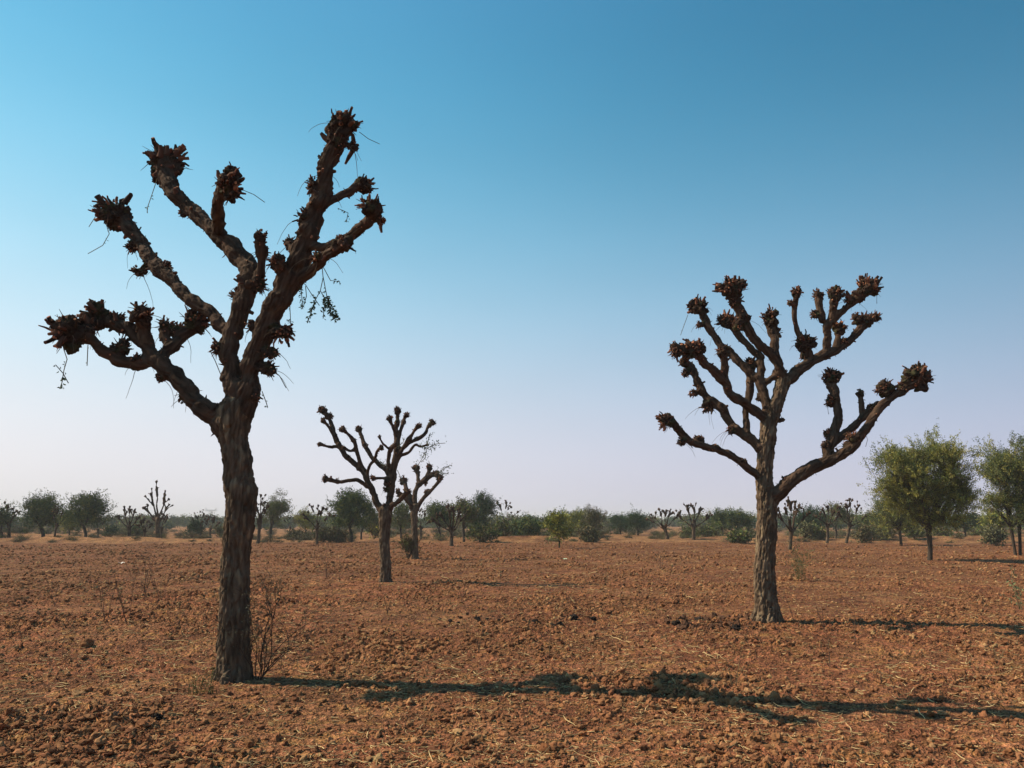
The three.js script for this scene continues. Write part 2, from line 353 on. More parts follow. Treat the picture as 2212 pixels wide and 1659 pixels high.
/* spec: base [px,py], cell, limbs [[depth shift at the end in metres, [[px,py,r]...], name?]], knobs [[px,py,rx,ry?,stubs?, depth?]] */
function pollard(spec) {
  const base = groundAt(...spec.base), F = base.f, rnd = rng(spec.seed), prims = [], info = [], done = [];
  const root = V(base.x, landY(base.x, F), -F);
  const g = thing(spec.name || 'pollarded_tree', root, spec.label, 'tree', spec.group);
  let gid = 0;
  spec.limbs.forEach(([dz, raw, name], li) => {
    let d0 = 0;
    if (li) { let bd = 1e9; for (const L of done) for (const q of L.pts) { const d = (q[0] - raw[0][0]) ** 2 + (q[1] - raw[0][1]) ** 2; if (d < bd) { bd = d; d0 = q[3]; } } }
    const pts = spline(raw.map(([x, y, r], k) => [x, y, r, d0 + dz * (k / (raw.length - 1))]));
    const slim = li ? spec.slim || 0.88 : 0.97, jit = li && !spec.far ? 0.3 : 0;
    const w = pts.map(([x, y, r, d], k) => {
      const { p, m } = place(x, y, F + d), e = Math.min(1, k / 4), q = k * 0.38 + li * 7.7;
      p.add(V(N3(q, 1.3, spec.seed), N3(q, 5.3, spec.seed), N3(q, 9.3, spec.seed)).multiplyScalar(jit * r * m * e * 1.3));
      return { p, r: r * m * slim * (1 + (li ? 0.2 * N3(k * 0.45 + li * 3.1, 2.2, 7.7) : 0)), m };
    });
    if (!li) for (let k = 0; k < 6; k++) {               // root flare
      const an = k / 6 * 6.28 + rnd(), b = w[0], rr = b.r * (1.05 + 0.3 * rnd());
      prims.push({ g: 0, ax: b.p.x + Math.cos(an) * b.r * 0.45, ay: b.p.y + b.r * (0.9 + 0.6 * rnd()), az: b.p.z + Math.sin(an) * b.r * 0.45, bx: b.p.x + Math.cos(an) * rr, by: b.p.y - b.r * 0.35, bz: b.p.z + Math.sin(an) * rr, ra: b.r * 0.42, rb: b.r * 0.3 });
    }
    if (!li) { w.unshift({ p: w[0].p.clone().add(V(0, -0.25, 0)), r: w[0].r * 1.12, m: w[0].m }); pts.unshift([...pts[0]]); }
    const id = gid++, ax = w[w.length - 1].p.clone().sub(w[0].p).normalize();
    info.push({ name: li ? 'branch' : 'trunk', kind: li ? 'limb' : 'trunk', ax, r: w[Math.floor(w.length / 2)].r });
    for (let k = 0; k < w.length - 1; k++) { const a = w[k], b = w[k + 1]; prims.push({ g: id, ax: a.p.x, ay: a.p.y, az: a.p.z, bx: b.p.x, by: b.p.y, bz: b.p.z, ra: a.r, rb: b.r }); }
    if (li) for (let k = 1, n = Math.round(w.length * (spec.far ? 0 : 0.4)); k < n; k++) {       // burrs and old scars along the limb
      const q = w[1 + Math.floor(rnd() * (w.length - 2))], u = randDir(rnd), s = q.p.clone().addScaledVector(u, q.r * (0.62 + 0.3 * rnd())), r = q.r * (0.16 + 0.4 * rnd());
      prims.push({ g: id, ax: s.x, ay: s.y, az: s.z, bx: s.x, by: s.y, bz: s.z, ra: r, rb: r });
    }
    done.push({ pts, w, id });
  });
  // knobs
  const knobs = [];
  spec.knobs.forEach(([x, y, rx, ry = rx, stubs = 1, dd = null]) => {
    let bd = 1e9, near = null, L0 = null, kk = 0;
    for (const L of done) L.pts.forEach((q, k) => { const d = (q[0] - x) ** 2 + (q[1] - y) ** 2 - q[2] * 2; if (d < bd) { bd = d; near = L.w[k]; L0 = L; kk = k; } });
    const d0 = L0.pts[kk][3], side = dd === null ? (rnd() - 0.5) * 0.12 : dd;
    const { p: c, m } = place(x, y, F + d0 + side), R = [rx * m, ry * m, (rx + ry) / 2 * m], id = gid++;
    let dir = c.clone().sub(near.p); const tip = kk > L0.w.length - 4;
    const tan = L0.w[Math.min(kk + 1, L0.w.length - 1)].p.clone().sub(L0.w[Math.max(kk - 2, 0)].p).normalize();
    if (tip) dir.normalize().multiplyScalar(0.5).add(tan); else if (dir.length() < 0.3 * R[0]) dir.add(V(0, 0.1, 0));
    dir.normalize();
    info.push({ name: 'pollard_knob', kind: 'knob', ax: dir, r: R[0] });
    const rm = Math.min(R[0], R[1]);
    const add = (a, b, ra, rb) => prims.push({ g: id, ax: a.x, ay: a.y, az: a.z, bx: b.x, by: b.y, bz: b.z, ra, rb });
    add(near.p, c, Math.min(near.r * 0.8, rm * 0.7), rm * 0.6);
    const ex = V(R[0] - rm, R[1] - rm, 0).multiplyScalar(0.7); add(c.clone().sub(ex), c.clone().add(ex), rm * 0.68, rm * 0.68);
    for (let k = 0; k < 11; k++) { const u = randDir(rnd), q = 0.42 + 0.33 * rnd(), s = c.clone().add(V(u.x * R[0] * q, u.y * R[1] * q, u.z * R[2] * q)); add(s, s, rm * (0.36 + 0.2 * rnd()), 0); prims[prims.length - 1].rb = prims[prims.length - 1].ra; }
    knobs.push({ id, c, R, dir, stubs, rm });
  });
  const kb = spec.kb || KB, { verts, grp, idx } = skin(prims, spec.cell, kb);
  // bark: long fissured plates along the limbs, crust on the knobs
  let nrm = normalsOf(verts, idx);
  const nv = verts.length / 3, col = new Float32Array(nv * 3), amp = spec.bark || 1;
  for (let v = 0; v < nv; v++) {
    const I = info[grp[v]], x = verts[v * 3], y = verts[v * 3 + 1], z = verts[v * 3 + 2];
    const s = x * I.ax.x + y * I.ax.y + z * I.ax.z, tx = x - s * I.ax.x, ty = y - s * I.ax.y, tz = z - s * I.ax.z;
    let d, c, tone;
    if (I.kind === 'knob') {
      d = 0.045 * N3(x * 8.5, y * 8.5, z * 8.5) + 0.035 * fbm(x * 17, y * 17, z * 17, 3) + 0.030 * (Math.abs(N3(x * 44, y * 44, z * 44)) - 0.1);
      d *= clamp(I.r / 0.12, 0.35, 1.3);
      const moss = smooth(0.05, 0.4, N3(x * 9, y * 9, z * 9 + 5));
      tone = 0.75 + 0.7 * (N3(x * 31, y * 31, z * 31) + 0.35);
      c = [lerp(BARK.knob[0], 0.042, moss), lerp(BARK.knob[1], 0.040, moss), lerp(BARK.knob[2], 0.020, moss)];
    } else {
      const trunk = I.kind === 'trunk', F1 = trunk ? 23 : 25, wx = 0.5 * N3(x * 7, y * 4, z * 7), wz = 0.5 * N3(x * 7 + 9, y * 4, z * 7 + 5);
      const c1 = Math.abs(N3(tx * F1 + wx, s * 2.2 + wz, (tz + ty * 0.8) * F1 + wz)), c2 = Math.abs(N3(tx * F1 * 2 + 31, s * 4.6, (tz + ty * 0.8) * F1 * 2));
      const crack = smooth(0, 0.20, c1) * 0.75 + smooth(0, 0.24, c2) * 0.45, chip = N3(tx * 38, s * 13, (tz + ty) * 38), flake = smooth(0.05, 0.12, N3(tx * 22, s * 9 + 40, (tz + ty) * 22));
      const A = trunk ? 0.025 : clamp(I.r * 0.15, 0.004, 0.017), lump = fbm(x * 5.5, y * 5.5, z * 5.5, 3);
      d = A * (crack - 0.8 + chip * 0.45 + flake * 0.35) + lump * (trunk ? 0.011 : clamp(I.r * 0.2, 0.006, 0.024));
      tone = 0.95 + 0.75 * N3(tx * 30 + 40, s * 4, (tz + ty) * 34) + 0.3 * N3(x * 3, y * 3, z * 3);
      const lich = smooth(0.12, 0.5, N3(tx * 21 + 7, s * 6 + 3, (tz + ty) * 21));
      c = BARK[I.kind]; c = trunk ? [lerp(c[0], 0.23, lich * 0.7), lerp(c[1], 0.170, lich * 0.7), lerp(c[2], 0.105, lich * 0.7)] : [lerp(c[0], 0.10, lich * 0.4), lerp(c[1], 0.068, lich * 0.4), lerp(c[2], 0.042, lich * 0.4)];
      if (spec.far) tone *= 0.72;
    }
    d *= amp;
    verts[v * 3] += nrm[v * 3] * d; verts[v * 3 + 1] += nrm[v * 3 + 1] * d; verts[v * 3 + 2] += nrm[v * 3 + 2] * d;
    tone = clamp(tone, 0.5, 1.7); col[v * 3] = c[0] * tone; col[v * 3 + 1] = c[1] * tone; col[v * 3 + 2] = c[2] * tone;
  }
  nrm = normalsOf(verts, idx);
  const byGroup = info.map(() => []);
  for (let q = 0; q < idx.length; q += 3) { const a = grp[idx[q]], b = grp[idx[q + 1]], c = grp[idx[q + 2]]; byGroup[b === c ? b : a].push(idx[q], idx[q + 1], idx[q + 2]); }
  const made = info.map((I, id) => {
    const map = new Map(), p = [], n = [], c = [], ii = [];
    for (const v of byGroup[id]) { let k = map.get(v); if (k === undefined) { k = map.size; map.set(v, k); p.push(verts[v * 3] - root.x, verts[v * 3 + 1] - root.y, verts[v * 3 + 2] - root.z); n.push(nrm[v * 3], nrm[v * 3 + 1], nrm[v * 3 + 2]); c.push(col[v * 3], col[v * 3 + 1], col[v * 3 + 2]); } ii.push(k); }
    if (!ii.length) return null;
    const G = new THREE.BufferGeometry(); G.setAttribute('position', new THREE.Float32BufferAttribute(p, 3)); G.setAttribute('normal', new THREE.Float32BufferAttribute(n, 3)); G.setAttribute('color', new THREE.Float32BufferAttribute(c, 3)); G.setIndex(ii);
    return part(I.name, G, M.bark, g);
  });
  // cut stubs, splinters and hair-thin shoots standing out of every knob
  knobs.forEach((K) => {
    const host = made[K.id]; if (!host) return;
    const b = new Bag(), size = K.rm, count = Math.round((spec.far ? 5 : 14 + 130 * size) * K.stubs * (0.8 + 0.5 * rnd()));
    const dirs = (spread) => { for (let t = 0; t < 30; t++) { const u = randDir(rnd); if (u.dot(K.dir) + 0.25 * u.y > spread) return u; } return K.dir.clone(); };
    for (let k = 0; k < count; k++) {
      const u = dirs(-0.1 + 0.3 * rnd()), s0 = 0.80 + 0.12 * rnd(), o = V(K.c.x + u.x * K.R[0] * s0 - root.x, K.c.y + u.y * K.R[1] * s0 - root.y, K.c.z + u.z * K.R[2] * s0 - root.z);
      const len = clamp(size * (0.12 + 0.75 * Math.pow(rnd(), 2.2)), 0.02, 0.14) + size * 0.12, r = clamp(size * (0.07 + 0.15 * rnd() * rnd()), 0.007, 0.034) * (spec.far ? 1.6 : 1);
      const w = u.clone().addScaledVector(K.dir, 0.5 * rnd()).addScaledVector(randDir(rnd), 0.45).normalize(), w2 = w.clone().addScaledVector(randDir(rnd), 0.5).normalize();
      const m = o.clone().addScaledVector(w, len * 0.6), e = m.clone().addScaledVector(w2, len * 0.4);
      const cs = vary(rnd() < 0.25 ? [0.19, 0.083, 0.048] : rnd() < 0.6 ? BARK.stub : BARK.knob, rnd, 0.7), cc = vary(rnd() < 0.75 ? BARK.cut : BARK.stub, rnd, 0.6);
      b.tube([{ x: o.x, y: o.y, z: o.z, r: r * 1.25 }, { x: m.x, y: m.y, z: m.z, r }, { x: e.x, y: e.y, z: e.z, r: r * (0.55 + 0.5 * rnd()) }], 6, cs, cc, 0.5, rnd);
    }
    for (let k = 0; k < count * (spec.far ? 0 : 0.5); k++) {            // splinters
      const u = dirs(-0.5), o = V(K.c.x + u.x * K.R[0] * 0.8 - root.x, K.c.y + u.y * K.R[1] * 0.8 - root.y, K.c.z + u.z * K.R[2] * 0.8 - root.z);
      const w = u.clone().addScaledVector(randDir(rnd), 0.7).addScaledVector(V(0, -1, 0), 0.4 * rnd()).normalize(), len = size * (0.3 + 0.7 * rnd());
      b.tube([{ x: o.x, y: o.y, z: o.z, r: 0.006 }, { x: o.x + w.x * len, y: o.y + w.y * len - len * 0.1, z: o.z + w.z * len, r: 0.0025 }], 4, vary(BARK.stub, rnd, 0.8));
    }
    part('cut_stubs', b.geo(), M.bark, host, 'stuff');
    if (spec.hair && rnd() < spec.hair) {
      const h = new Bag();
      for (let k = 0, n = 1 + Math.floor(rnd() * 4); k < n; k++) {
        const u = randDir(rnd); u.y = -Math.abs(u.y) * 0.5; u.z *= 0.6; u.normalize();
        let p = V(K.c.x + u.x * K.R[0] * 0.8 - root.x, K.c.y + u.y * K.R[1] * 0.8 - root.y, K.c.z + u.z * K.R[2] * 0.8 - root.z), v = u.clone(); const pts = [], L = 0.12 + 0.35 * rnd();
        for (let s = 0; s < 7; s++) { pts.push({ x: p.x, y: p.y, z: p.z, r: 0.0035 - 0.0003 * s }); p = p.clone().addScaledVector(v, L / 6); v.add(V((rnd() - 0.5) * 0.5, -0.25, (rnd() - 0.5) * 0.4)).normalize(); }
        h.tube(pts, 4, [0.12, 0.09, 0.06]);
      }
      part('dry_shoots', h.geo(), M.twig, host, 'stuff');
    }
  });
  if (!spec.far) done.slice(1).forEach((L) => {
    if (!made[L.id]) return; const b = new Bag();
    for (let k = 0; k < L.w.length * (spec.shag || 2.2); k++) {
      const q = L.w[1 + Math.floor(rnd() * (L.w.length - 1))], u = randDir(rnd), o = q.p.clone().addScaledVector(u, q.r * 0.9).sub(root), w = u.addScaledVector(randDir(rnd), 0.9).normalize(), len = q.r * (0.25 + 0.7 * rnd() * rnd());
      b.tube([{ x: o.x, y: o.y, z: o.z, r: clamp(q.r * 0.13, 0.004, 0.012) * (0.5 + rnd()) }, { x: o.x + w.x * len, y: o.y + w.y * len, z: o.z + w.z * len, r: 0.003 }], 4, vary(BARK.stub, rnd, 0.8));
    }
    for (let k = 0; k < L.w.length * (spec.stubby || 1.0); k++) {         // short cut stubs where the limb nears its head
      const q = L.w[Math.min(L.w.length - 1, Math.floor(L.w.length * (0.35 + 0.65 * Math.sqrt(rnd()))))], u = randDir(rnd), o = q.p.clone().addScaledVector(u, q.r * 0.8).sub(root), w = u.clone().addScaledVector(randDir(rnd), 0.6).add(V(0, 0.25, 0)).normalize(), len = q.r * (0.35 + 0.6 * rnd()), r = clamp(q.r * (0.14 + 0.2 * rnd()), 0.006, 0.03), m = o.clone().addScaledVector(w, len * 0.6), e = m.clone().addScaledVector(w.addScaledVector(randDir(rnd), 0.4), len * 0.5);
      b.tube([{ x: o.x, y: o.y, z: o.z, r: r * 1.4 }, { x: m.x, y: m.y, z: m.z, r }, { x: e.x, y: e.y, z: e.z, r: r * 0.7 }], 6, vary(rnd() < 0.5 ? BARK.stub : BARK.limb, rnd, 0.6), vary(BARK.cut, rnd, 0.6), 0.5, rnd);
    }
    part('side_stubs', b.geo(), M.bark, made[L.id], 'stuff');
  });
  // single long broken stubs
  (spec.spikes || []).forEach(([x0, y0, x1, y1, r]) => {
    const b = new Bag(), A = place(x0, y0, F), C = place(x1, y1, F - 0.02), mid = A.p.clone().lerp(C.p, 0.55).add(V((rnd() - 0.5) * 0.03, 0, 0)), w = (p, q) => ({ x: p.x - root.x, y: p.y - root.y, z: p.z - root.z, r: q });
    b.tube([w(A.p, r * A.m * 1.2), w(mid, r * A.m), w(C.p, r * A.m * 0.6)], 7, vary(BARK.stub, rnd, 0.4), BARK.cut, 0.4, rnd);
    part('broken_stub', b.geo(), M.bark, g);
  });
  // hanging leafy shoots
  (spec.shoots || []).forEach((S) => {
    const F2 = F + (S.d || 0);
    S.lines.forEach((ln) => {
      const b = new Bag(), lf = new Bag();
      const pts = ln.map(([x, y, q]) => { const { p } = place(x, y, F2 + (rnd() - 0.5) * 0.06); return { x: p.x - root.x, y: p.y - root.y, z: p.z - root.z, r: S.r || 0.0045, q }; });
      b.tube(pts, 4, [0.13, 0.115, 0.075]);
      for (let k = 1; k < pts.length; k++) { const n = Math.round((pts[k].q || 0) * (S.lush || 1)); for (let t = 0; t < n; t++) {
        const e = rnd(), o = V(lerp(pts[k - 1].x, pts[k].x, e), lerp(pts[k - 1].y, pts[k].y, e), lerp(pts[k - 1].z, pts[k].z, e)).add(randDir(rnd).multiplyScalar((S.spread || 0.02) * rnd()));
        const dv = randDir(rnd).add(V(0, S.up || -0.5, 0)).normalize(), sd = V().crossVectors(dv, randDir(rnd)).normalize();
        lf.leafAt(o, dv, sd, (S.leaf || 0.03) * (0.7 + 0.6 * rnd()), (S.leaf || 0.03) * 0.55, vary(S.col || [0.075, 0.105, 0.045], rnd, 0.7));
      } }
      const m = part('hanging_shoot', b.geo(), M.twig, g); if (lf.n) part('leaves', lf.geo(), M.leaf, m, 'stuff');
    });
  });
  return g;
}
pollard({
  seed: 41, base: [504, 1467], cell: 0.0095, hair: 0.7, bark: 1,
  label: 'tallest pollarded tree, thick fissured trunk in the left foreground, knobbed branches against the sky',
  limbs: [
    [0, [[504, 1467, 35], [504, 1410, 33], [507, 1334, 31], [507, 1258, 28.5], [509, 1201, 27.5], [516, 1144, 29], [520, 1106, 30.5], [522, 1068, 32], [517, 1045, 31.5], [514, 1030, 29.5], [513, 992, 29.5], [505, 954, 28], [504, 915, 34], [508, 885, 33]]],
    [0.3, [[492, 928, 26], [472, 910, 25], [437, 878, 22], [407, 843, 20], [377, 813, 19.5], [344, 783, 18.5], [322, 756, 17], [300, 726, 16], [278, 709, 15], [246, 698, 14], [216, 692, 14]]],
    [-0.25, [[325, 775, 14], [295, 786, 14], [260, 778, 13], [230, 762, 12], [205, 740, 13], [178, 727, 16], [158, 720, 18]]],
    [0.35, [[345, 778, 12], [362, 756, 12.5], [380, 742, 13], [400, 722, 14], [422, 702, 15]]],
    [0.1, [[368, 750, 10], [359, 730, 12], [358, 712, 12]]],
    [-0.1, [[318, 742, 13], [312, 712, 15], [306, 686, 14]]],
    [0.1, [[512, 890, 30], [508, 835, 23], [497, 795, 20], [494, 762, 19.5], [500, 726, 19], [508, 699, 19], [519, 666, 20], [530, 636, 20.5], [540, 609, 21], [545, 590, 21]]],
    [-0.3, [[520, 885, 28], [535, 849, 25], [536, 811, 20], [551, 767, 21], [562, 734, 23], [573, 702, 23], [591, 664, 24], [613, 630, 25], [632, 598, 27], [644, 570, 27], [658, 535, 23], [667, 500, 20], [680, 464, 20], [693, 429, 19.5], [703, 397, 17], [709, 358, 17], [722, 322, 19], [732, 293, 22], [740, 270, 22]]],
    [1.0, [[500, 722, 14], [480, 703, 14], [455, 677, 14], [410, 642, 14.5], [371, 606, 15], [339, 580, 16], [319, 548, 15.5], [300, 516, 15], [275, 487, 17], [256, 466, 20]]],
    [0.95, [[543, 598, 20], [540, 580, 22], [526, 564, 22], [500, 532, 20], [474, 509, 18.5], [442, 480, 17], [410, 451, 17], [377, 419, 17], [362, 390, 18], [358, 362, 22]]],
    [-1.25, [[474, 505, 13], [470, 477, 13], [472, 440, 14], [480, 413, 14], [492, 398, 15]]],
    [-0.25, [[556, 612, 13], [563, 585, 11], [565, 550, 11], [563, 515, 12]]],
    [0.3, [[704, 438, 10], [722, 430, 9], [745, 419, 9], [768, 406, 10], [784, 400, 11]]],
    [-0.5, [[668, 530, 12], [690, 533, 10], [713, 532, 10], [739, 522, 12], [764, 503, 12], [787, 487, 12], [804, 468, 13], [802, 452, 14]]],
    [-0.42, [[645, 604, 15], [671, 584, 12.5], [693, 561, 12], [718, 544, 12], [738, 530, 13]]],
    [-0.2, [[618, 598, 10], [606, 582, 11], [600, 570, 11]]],
    [0.15, [[640, 560, 9], [630, 540, 9], [626, 528, 9]]],
  ],
  knobs: [
    [150, 719, 33, 33], [182, 712, 20, 24], [213, 688, 26, 30], [251, 692, 15], [306, 682, 19, 22], [262, 752, 17, 20], [298, 785, 14, 15], [421, 696, 24, 27], [358, 708, 16, 19], [384, 716, 14, 14],
    [348, 814, 9], [408, 854, 19, 20, 0.8], [400, 832, 12, 12, 0.4], [475, 888, 15, 13, 0.8], [471, 752, 13, 15], [511, 640, 10, 12], [608, 720, 21, 20], [582, 762, 15], [578, 797, 17, 16], [543, 704, 10, 13, 0.4], [552, 852, 11, 18, 0.5],
    [252, 462, 40, 30], [303, 584, 15, 12], [287, 533, 12, 12], [358, 577, 13, 12], [357, 353, 36, 36], [496, 400, 24, 34], [397, 461, 9], [564, 512, 12, 14], [567, 545, 11, 18, 0.8], [558, 616, 14, 20], [600, 569, 17, 17],
    [741, 270, 27, 27], [727, 305, 20, 18, 0.5], [680, 400, 16, 17], [657, 470, 15, 18], [626, 526, 12, 12], [764, 317, 9, 9, 0.6], [785, 400, 21, 16], [801, 449, 24, 20], [820, 476, 10, 8], [739, 527, 19, 18], [684, 558, 12, 12], [700, 340, 8, 14, 0.8], [650, 510, 10, 16, 0.8], [702, 375, 8, 14, 0.7],
  ],
  spikes: [[733, 268, 731, 240, 7], [752, 272, 760, 252, 6], [760, 266, 777, 268, 6], [764, 315, 762, 290, 5], [766, 318, 746, 354, 4], [752, 318, 764, 316, 5], [346, 340, 346, 314, 6], [360, 335, 362, 314, 5], [332, 338, 318, 327, 5], [478, 390, 470, 368, 5], [498, 380, 503, 365, 6], [822, 478, 824, 502, 4], [815, 480, 833, 474, 6], [251, 692, 245, 672, 4], [138, 712, 124, 722, 4], [190, 700, 178, 676, 5], [712, 306, 693, 288, 6]],
  shoots: [
    { d: -0.3, lush: 1.7, leaf: 0.04, lines: [[[694, 556], [698, 600], [692, 628], [680, 650, 3], [672, 676, 20], [664, 695, 8]], [[698, 598], [706, 640, 2], [712, 668, 22], [724, 690, 30]], [[692, 628], [702, 646, 2], [700, 668, 18], [698, 688, 4]], [[690, 568], [700, 580], [714, 606], [734, 608, 3]], [[706, 640], [716, 660, 12], [732, 690, 20]]] },
    { d: -0.15, lush: 1.5, leaf: 0.034, lines: [[[646, 604], [660, 615], [672, 634], [690, 660, 3]], [[648, 606], [652, 640, 8], [654, 668, 8]], [[660, 618], [662, 640], [656, 660, 4]]] },
    { d: -0.4, lush: 1.5, leaf: 0.034, lines: [[[137, 752], [145, 776], [138, 800, 2], [134, 826, 6], [130, 838, 10]], [[120, 788], [136, 806, 2], [148, 828]], [[190, 745], [188, 790, 2]]] },
    { d: 0.6, lines: [[[228, 480], [236, 505], [222, 530, 3], [190, 548]], [[206, 468], [192, 490]]] },
    { d: 0.5, lines: [[[340, 385], [330, 415], [318, 450, 6], [318, 460, 6]]] },
    { d: 0, lines: [[[526, 411], [548, 420], [572, 437]], [[776, 285], [796, 300], [820, 311]], [[566, 845], [576, 872, 4], [578, 880, 4]], [[590, 800], [604, 812], [618, 838]], [[620, 690, 4], [628, 700, 6], [626, 660, 6]], [[730, 450], [752, 460, 6], [748, 480, 6]], [[455, 760], [465, 780], [478, 812]]] },
  ],
});
pollard({
  seed: 97, base: [1659, 1347], cell: 0.013, hair: 0.25, bark: 1.05,
  label: 'broad pollarded tree with many knobbed branches, standing alone in the right foreground',
  limbs: [
    [0.1, [[1659, 1347, 28], [1655, 1300, 23.5], [1651, 1247, 21.5], [1653, 1199, 20], [1656, 1151, 20], [1657, 1103, 20], [1654, 1065, 19], [1651, 1027, 16], [1653, 988, 16], [1658, 950, 16], [1661, 911, 15.5], [1672, 887, 14], [1684, 854, 13.5], [1692, 825, 14]]],
    [0.5, [[1692, 828, 13], [1711, 812, 13], [1735, 794, 12], [1763, 775, 11.5], [1783, 765, 11], [1807, 756, 10], [1830, 741, 9], [1854, 715, 8.5], [1870, 696, 9]]],
    [-0.4, [[1786, 764, 10], [1787, 734, 9.5], [1786, 706, 9.5], [1807, 682, 9], [1835, 660, 8], [1862, 638, 9], [1874, 624, 10]]],
    [0.1, [[1776, 692, 8], [1771, 665, 8], [1768, 642, 8]]],
    [-0.15, [[1798, 684, 9], [1801, 660, 9.5], [1805, 636, 10]]],
    [0.1, [[1806, 748, 8], [1810, 728, 8], [1812, 710, 9]]],
    [-0.3, [[1752, 776, 9], [1743, 757, 10], [1738, 740, 10], [1723, 715, 6], [1716, 681, 5.5], [1718, 650, 6], [1721, 634, 7]]],
    [-0.35, [[1690, 822, 11], [1686, 800, 11], [1672, 768, 11], [1644, 748, 10.5], [1620, 720, 10], [1600, 677, 10.5], [1585, 648, 12], [1581, 628, 14]]],
    [0.2, [[1672, 766, 10], [1672, 735, 10], [1667, 700, 12]]],
    [0.5, [[1657, 890, 11], [1653, 859, 10.5], [1641, 825, 10], [1620, 806, 9.5], [1596, 782, 9], [1576, 760, 9], [1552, 739, 8.5], [1533, 710, 8.5], [1519, 681, 8.5], [1510, 664, 10]]],
    [0.2, [[1643, 828, 9], [1643, 806, 9], [1643, 780, 9], [1640, 765, 9], [1630, 762, 8], [1605, 734, 8], [1582, 706, 8], [1572, 697, 9]]],
    [-0.1, [[1645, 826, 8], [1660, 822, 7.5], [1676, 811, 8]]],
    [-0.55, [[1657, 908, 12], [1629, 883, 11], [1600, 866, 10.5], [1576, 849, 10.5], [1567, 826, 10.5], [1548, 806, 11], [1524, 787, 10], [1508, 765, 10], [1496, 756, 11]]],
    [-0.1, [[1499, 757, 10], [1480, 756, 9], [1464, 756, 9]]],
    [-0.15, [[1566, 822, 8], [1564, 793, 8], [1563, 766, 9]]],
    [0.4, [[1640, 968, 12], [1615, 943, 11], [1591, 928, 10], [1574, 907, 9], [1557, 878, 9.5], [1528, 859, 9.5], [1509, 825, 9], [1496, 798, 9.5], [1480, 783, 9]]],
    [0.25, [[1614, 942, 8], [1612, 888, 8], [1619, 849, 8.5], [1622, 816, 8.5], [1622, 790, 9]]],
    [-0.35, [[1640, 1028, 10], [1610, 1007, 9], [1586, 988, 9], [1557, 974, 8.5], [1524, 964, 9], [1495, 957, 8.5], [1471, 936, 8.5], [1456, 916, 9], [1442, 909, 10]]],
    [-0.6, [[1662, 1085, 17], [1676, 1070, 17], [1694, 1056, 16.5], [1725, 1031, 15.5], [1759, 1007, 14], [1797, 993, 13], [1830, 974, 11], [1854, 950, 10], [1878, 916, 9.5], [1898, 883, 9], [1926, 859, 8.5], [1955, 840, 9], [1976, 820, 12]]],
    [0.35, [[1790, 994, 13], [1790, 964, 13], [1804, 931, 11], [1810, 892, 9.5], [1803, 854, 10], [1796, 824, 12]]],
    [0.25, [[1802, 955, 9], [1830, 931, 8.5], [1859, 907, 8], [1880, 885, 7], [1896, 872, 7]]],
    [0.1, [[1862, 903, 6], [1862, 880, 6], [1857, 853, 6]]],
    [0.05, [[1668, 911, 6], [1680, 908, 6], [1690, 907, 6]]],
  ],
  knobs: [
    [1581, 624, 31, 20, 1.4], [1588, 650, 13, 12, 0.6], [1509, 663, 22, 16, 1.2], [1512, 701, 7], [1571, 694, 22, 15, 1.2], [1596, 700, 11, 14], [1606, 690, 12, 16, 0.7], [1665, 690, 15, 25, 1.2], [1673, 720, 11, 14, 0.6], [1720, 632, 10, 11, 1.2], [1708, 655, 6, 7], [1738, 741, 17, 18, 1.1], [1737, 768, 9, 10, 0.6],
    [1768, 640, 10, 17, 1.2], [1761, 680, 9, 9], [1804, 637, 14, 18, 1.2], [1873, 624, 23, 20, 1.5], [1855, 640, 12, 12, 1.2], [1836, 648, 8, 12, 1.2], [1868, 692, 20, 13, 1.3], [1888, 686, 13, 10, 1.3], [1850, 690, 9, 16, 1], [1813, 710, 13, 15, 1.2], [1822, 741, 8, 9],
    [1498, 756, 23, 20, 1.3], [1464, 757, 15, 14, 1.3], [1563, 760, 13, 13, 1.1], [1576, 765, 9, 10, 0.6], [1622, 788, 11, 14, 1], [1677, 810, 10, 12], [1690, 806, 9, 9], [1478, 783, 9, 9], [1482, 805, 9, 10, 1], [1499, 849, 9, 8], [1532, 876, 15, 13, 1.1], [1580, 929, 8, 9],
    [1440, 910, 16, 16, 1.3], [1509, 951, 13, 9, 1.2], [1473, 954, 8, 9], [1545, 966, 8, 6, 0.7], [1605, 997, 8, 6, 0.5], [1979, 817, 27, 22, 1.6], [1912, 842, 17, 16, 1.4], [1944, 838, 9, 11, 1], [1842, 948, 13, 12, 1.3], [1832, 962, 8, 9, 1], [1795, 818, 18, 17, 1.4], [1798, 866, 12, 12, 1.2], [1790, 938, 9, 12, 1], [1784, 962, 8, 9, 1], [1857, 850, 8, 8, 1], [1883, 880, 8, 7], [1694, 1040, 8, 10, 0.8], [1714, 804, 8, 7], [1640, 860, 7, 9, 0.5],
  ],
  spikes: [[1861, 640, 1840, 630, 3], [1836, 650, 1828, 628, 4], [1838, 646, 1822, 632, 3], [1720, 636, 1722, 618, 4], [1716, 660, 1706, 652, 4]],
  shoots: [{ d: 0.1, lines: [[[1568, 770], [1574, 800, 6], [1572, 812, 3]], [[1486, 680], [1478, 702], [1470, 724, 2]], [[1894, 630], [1894, 656, 2]], [[1868, 930], [1874, 950], [1870, 965]], [[1786, 870], [1790, 895, 3]]] }],
});
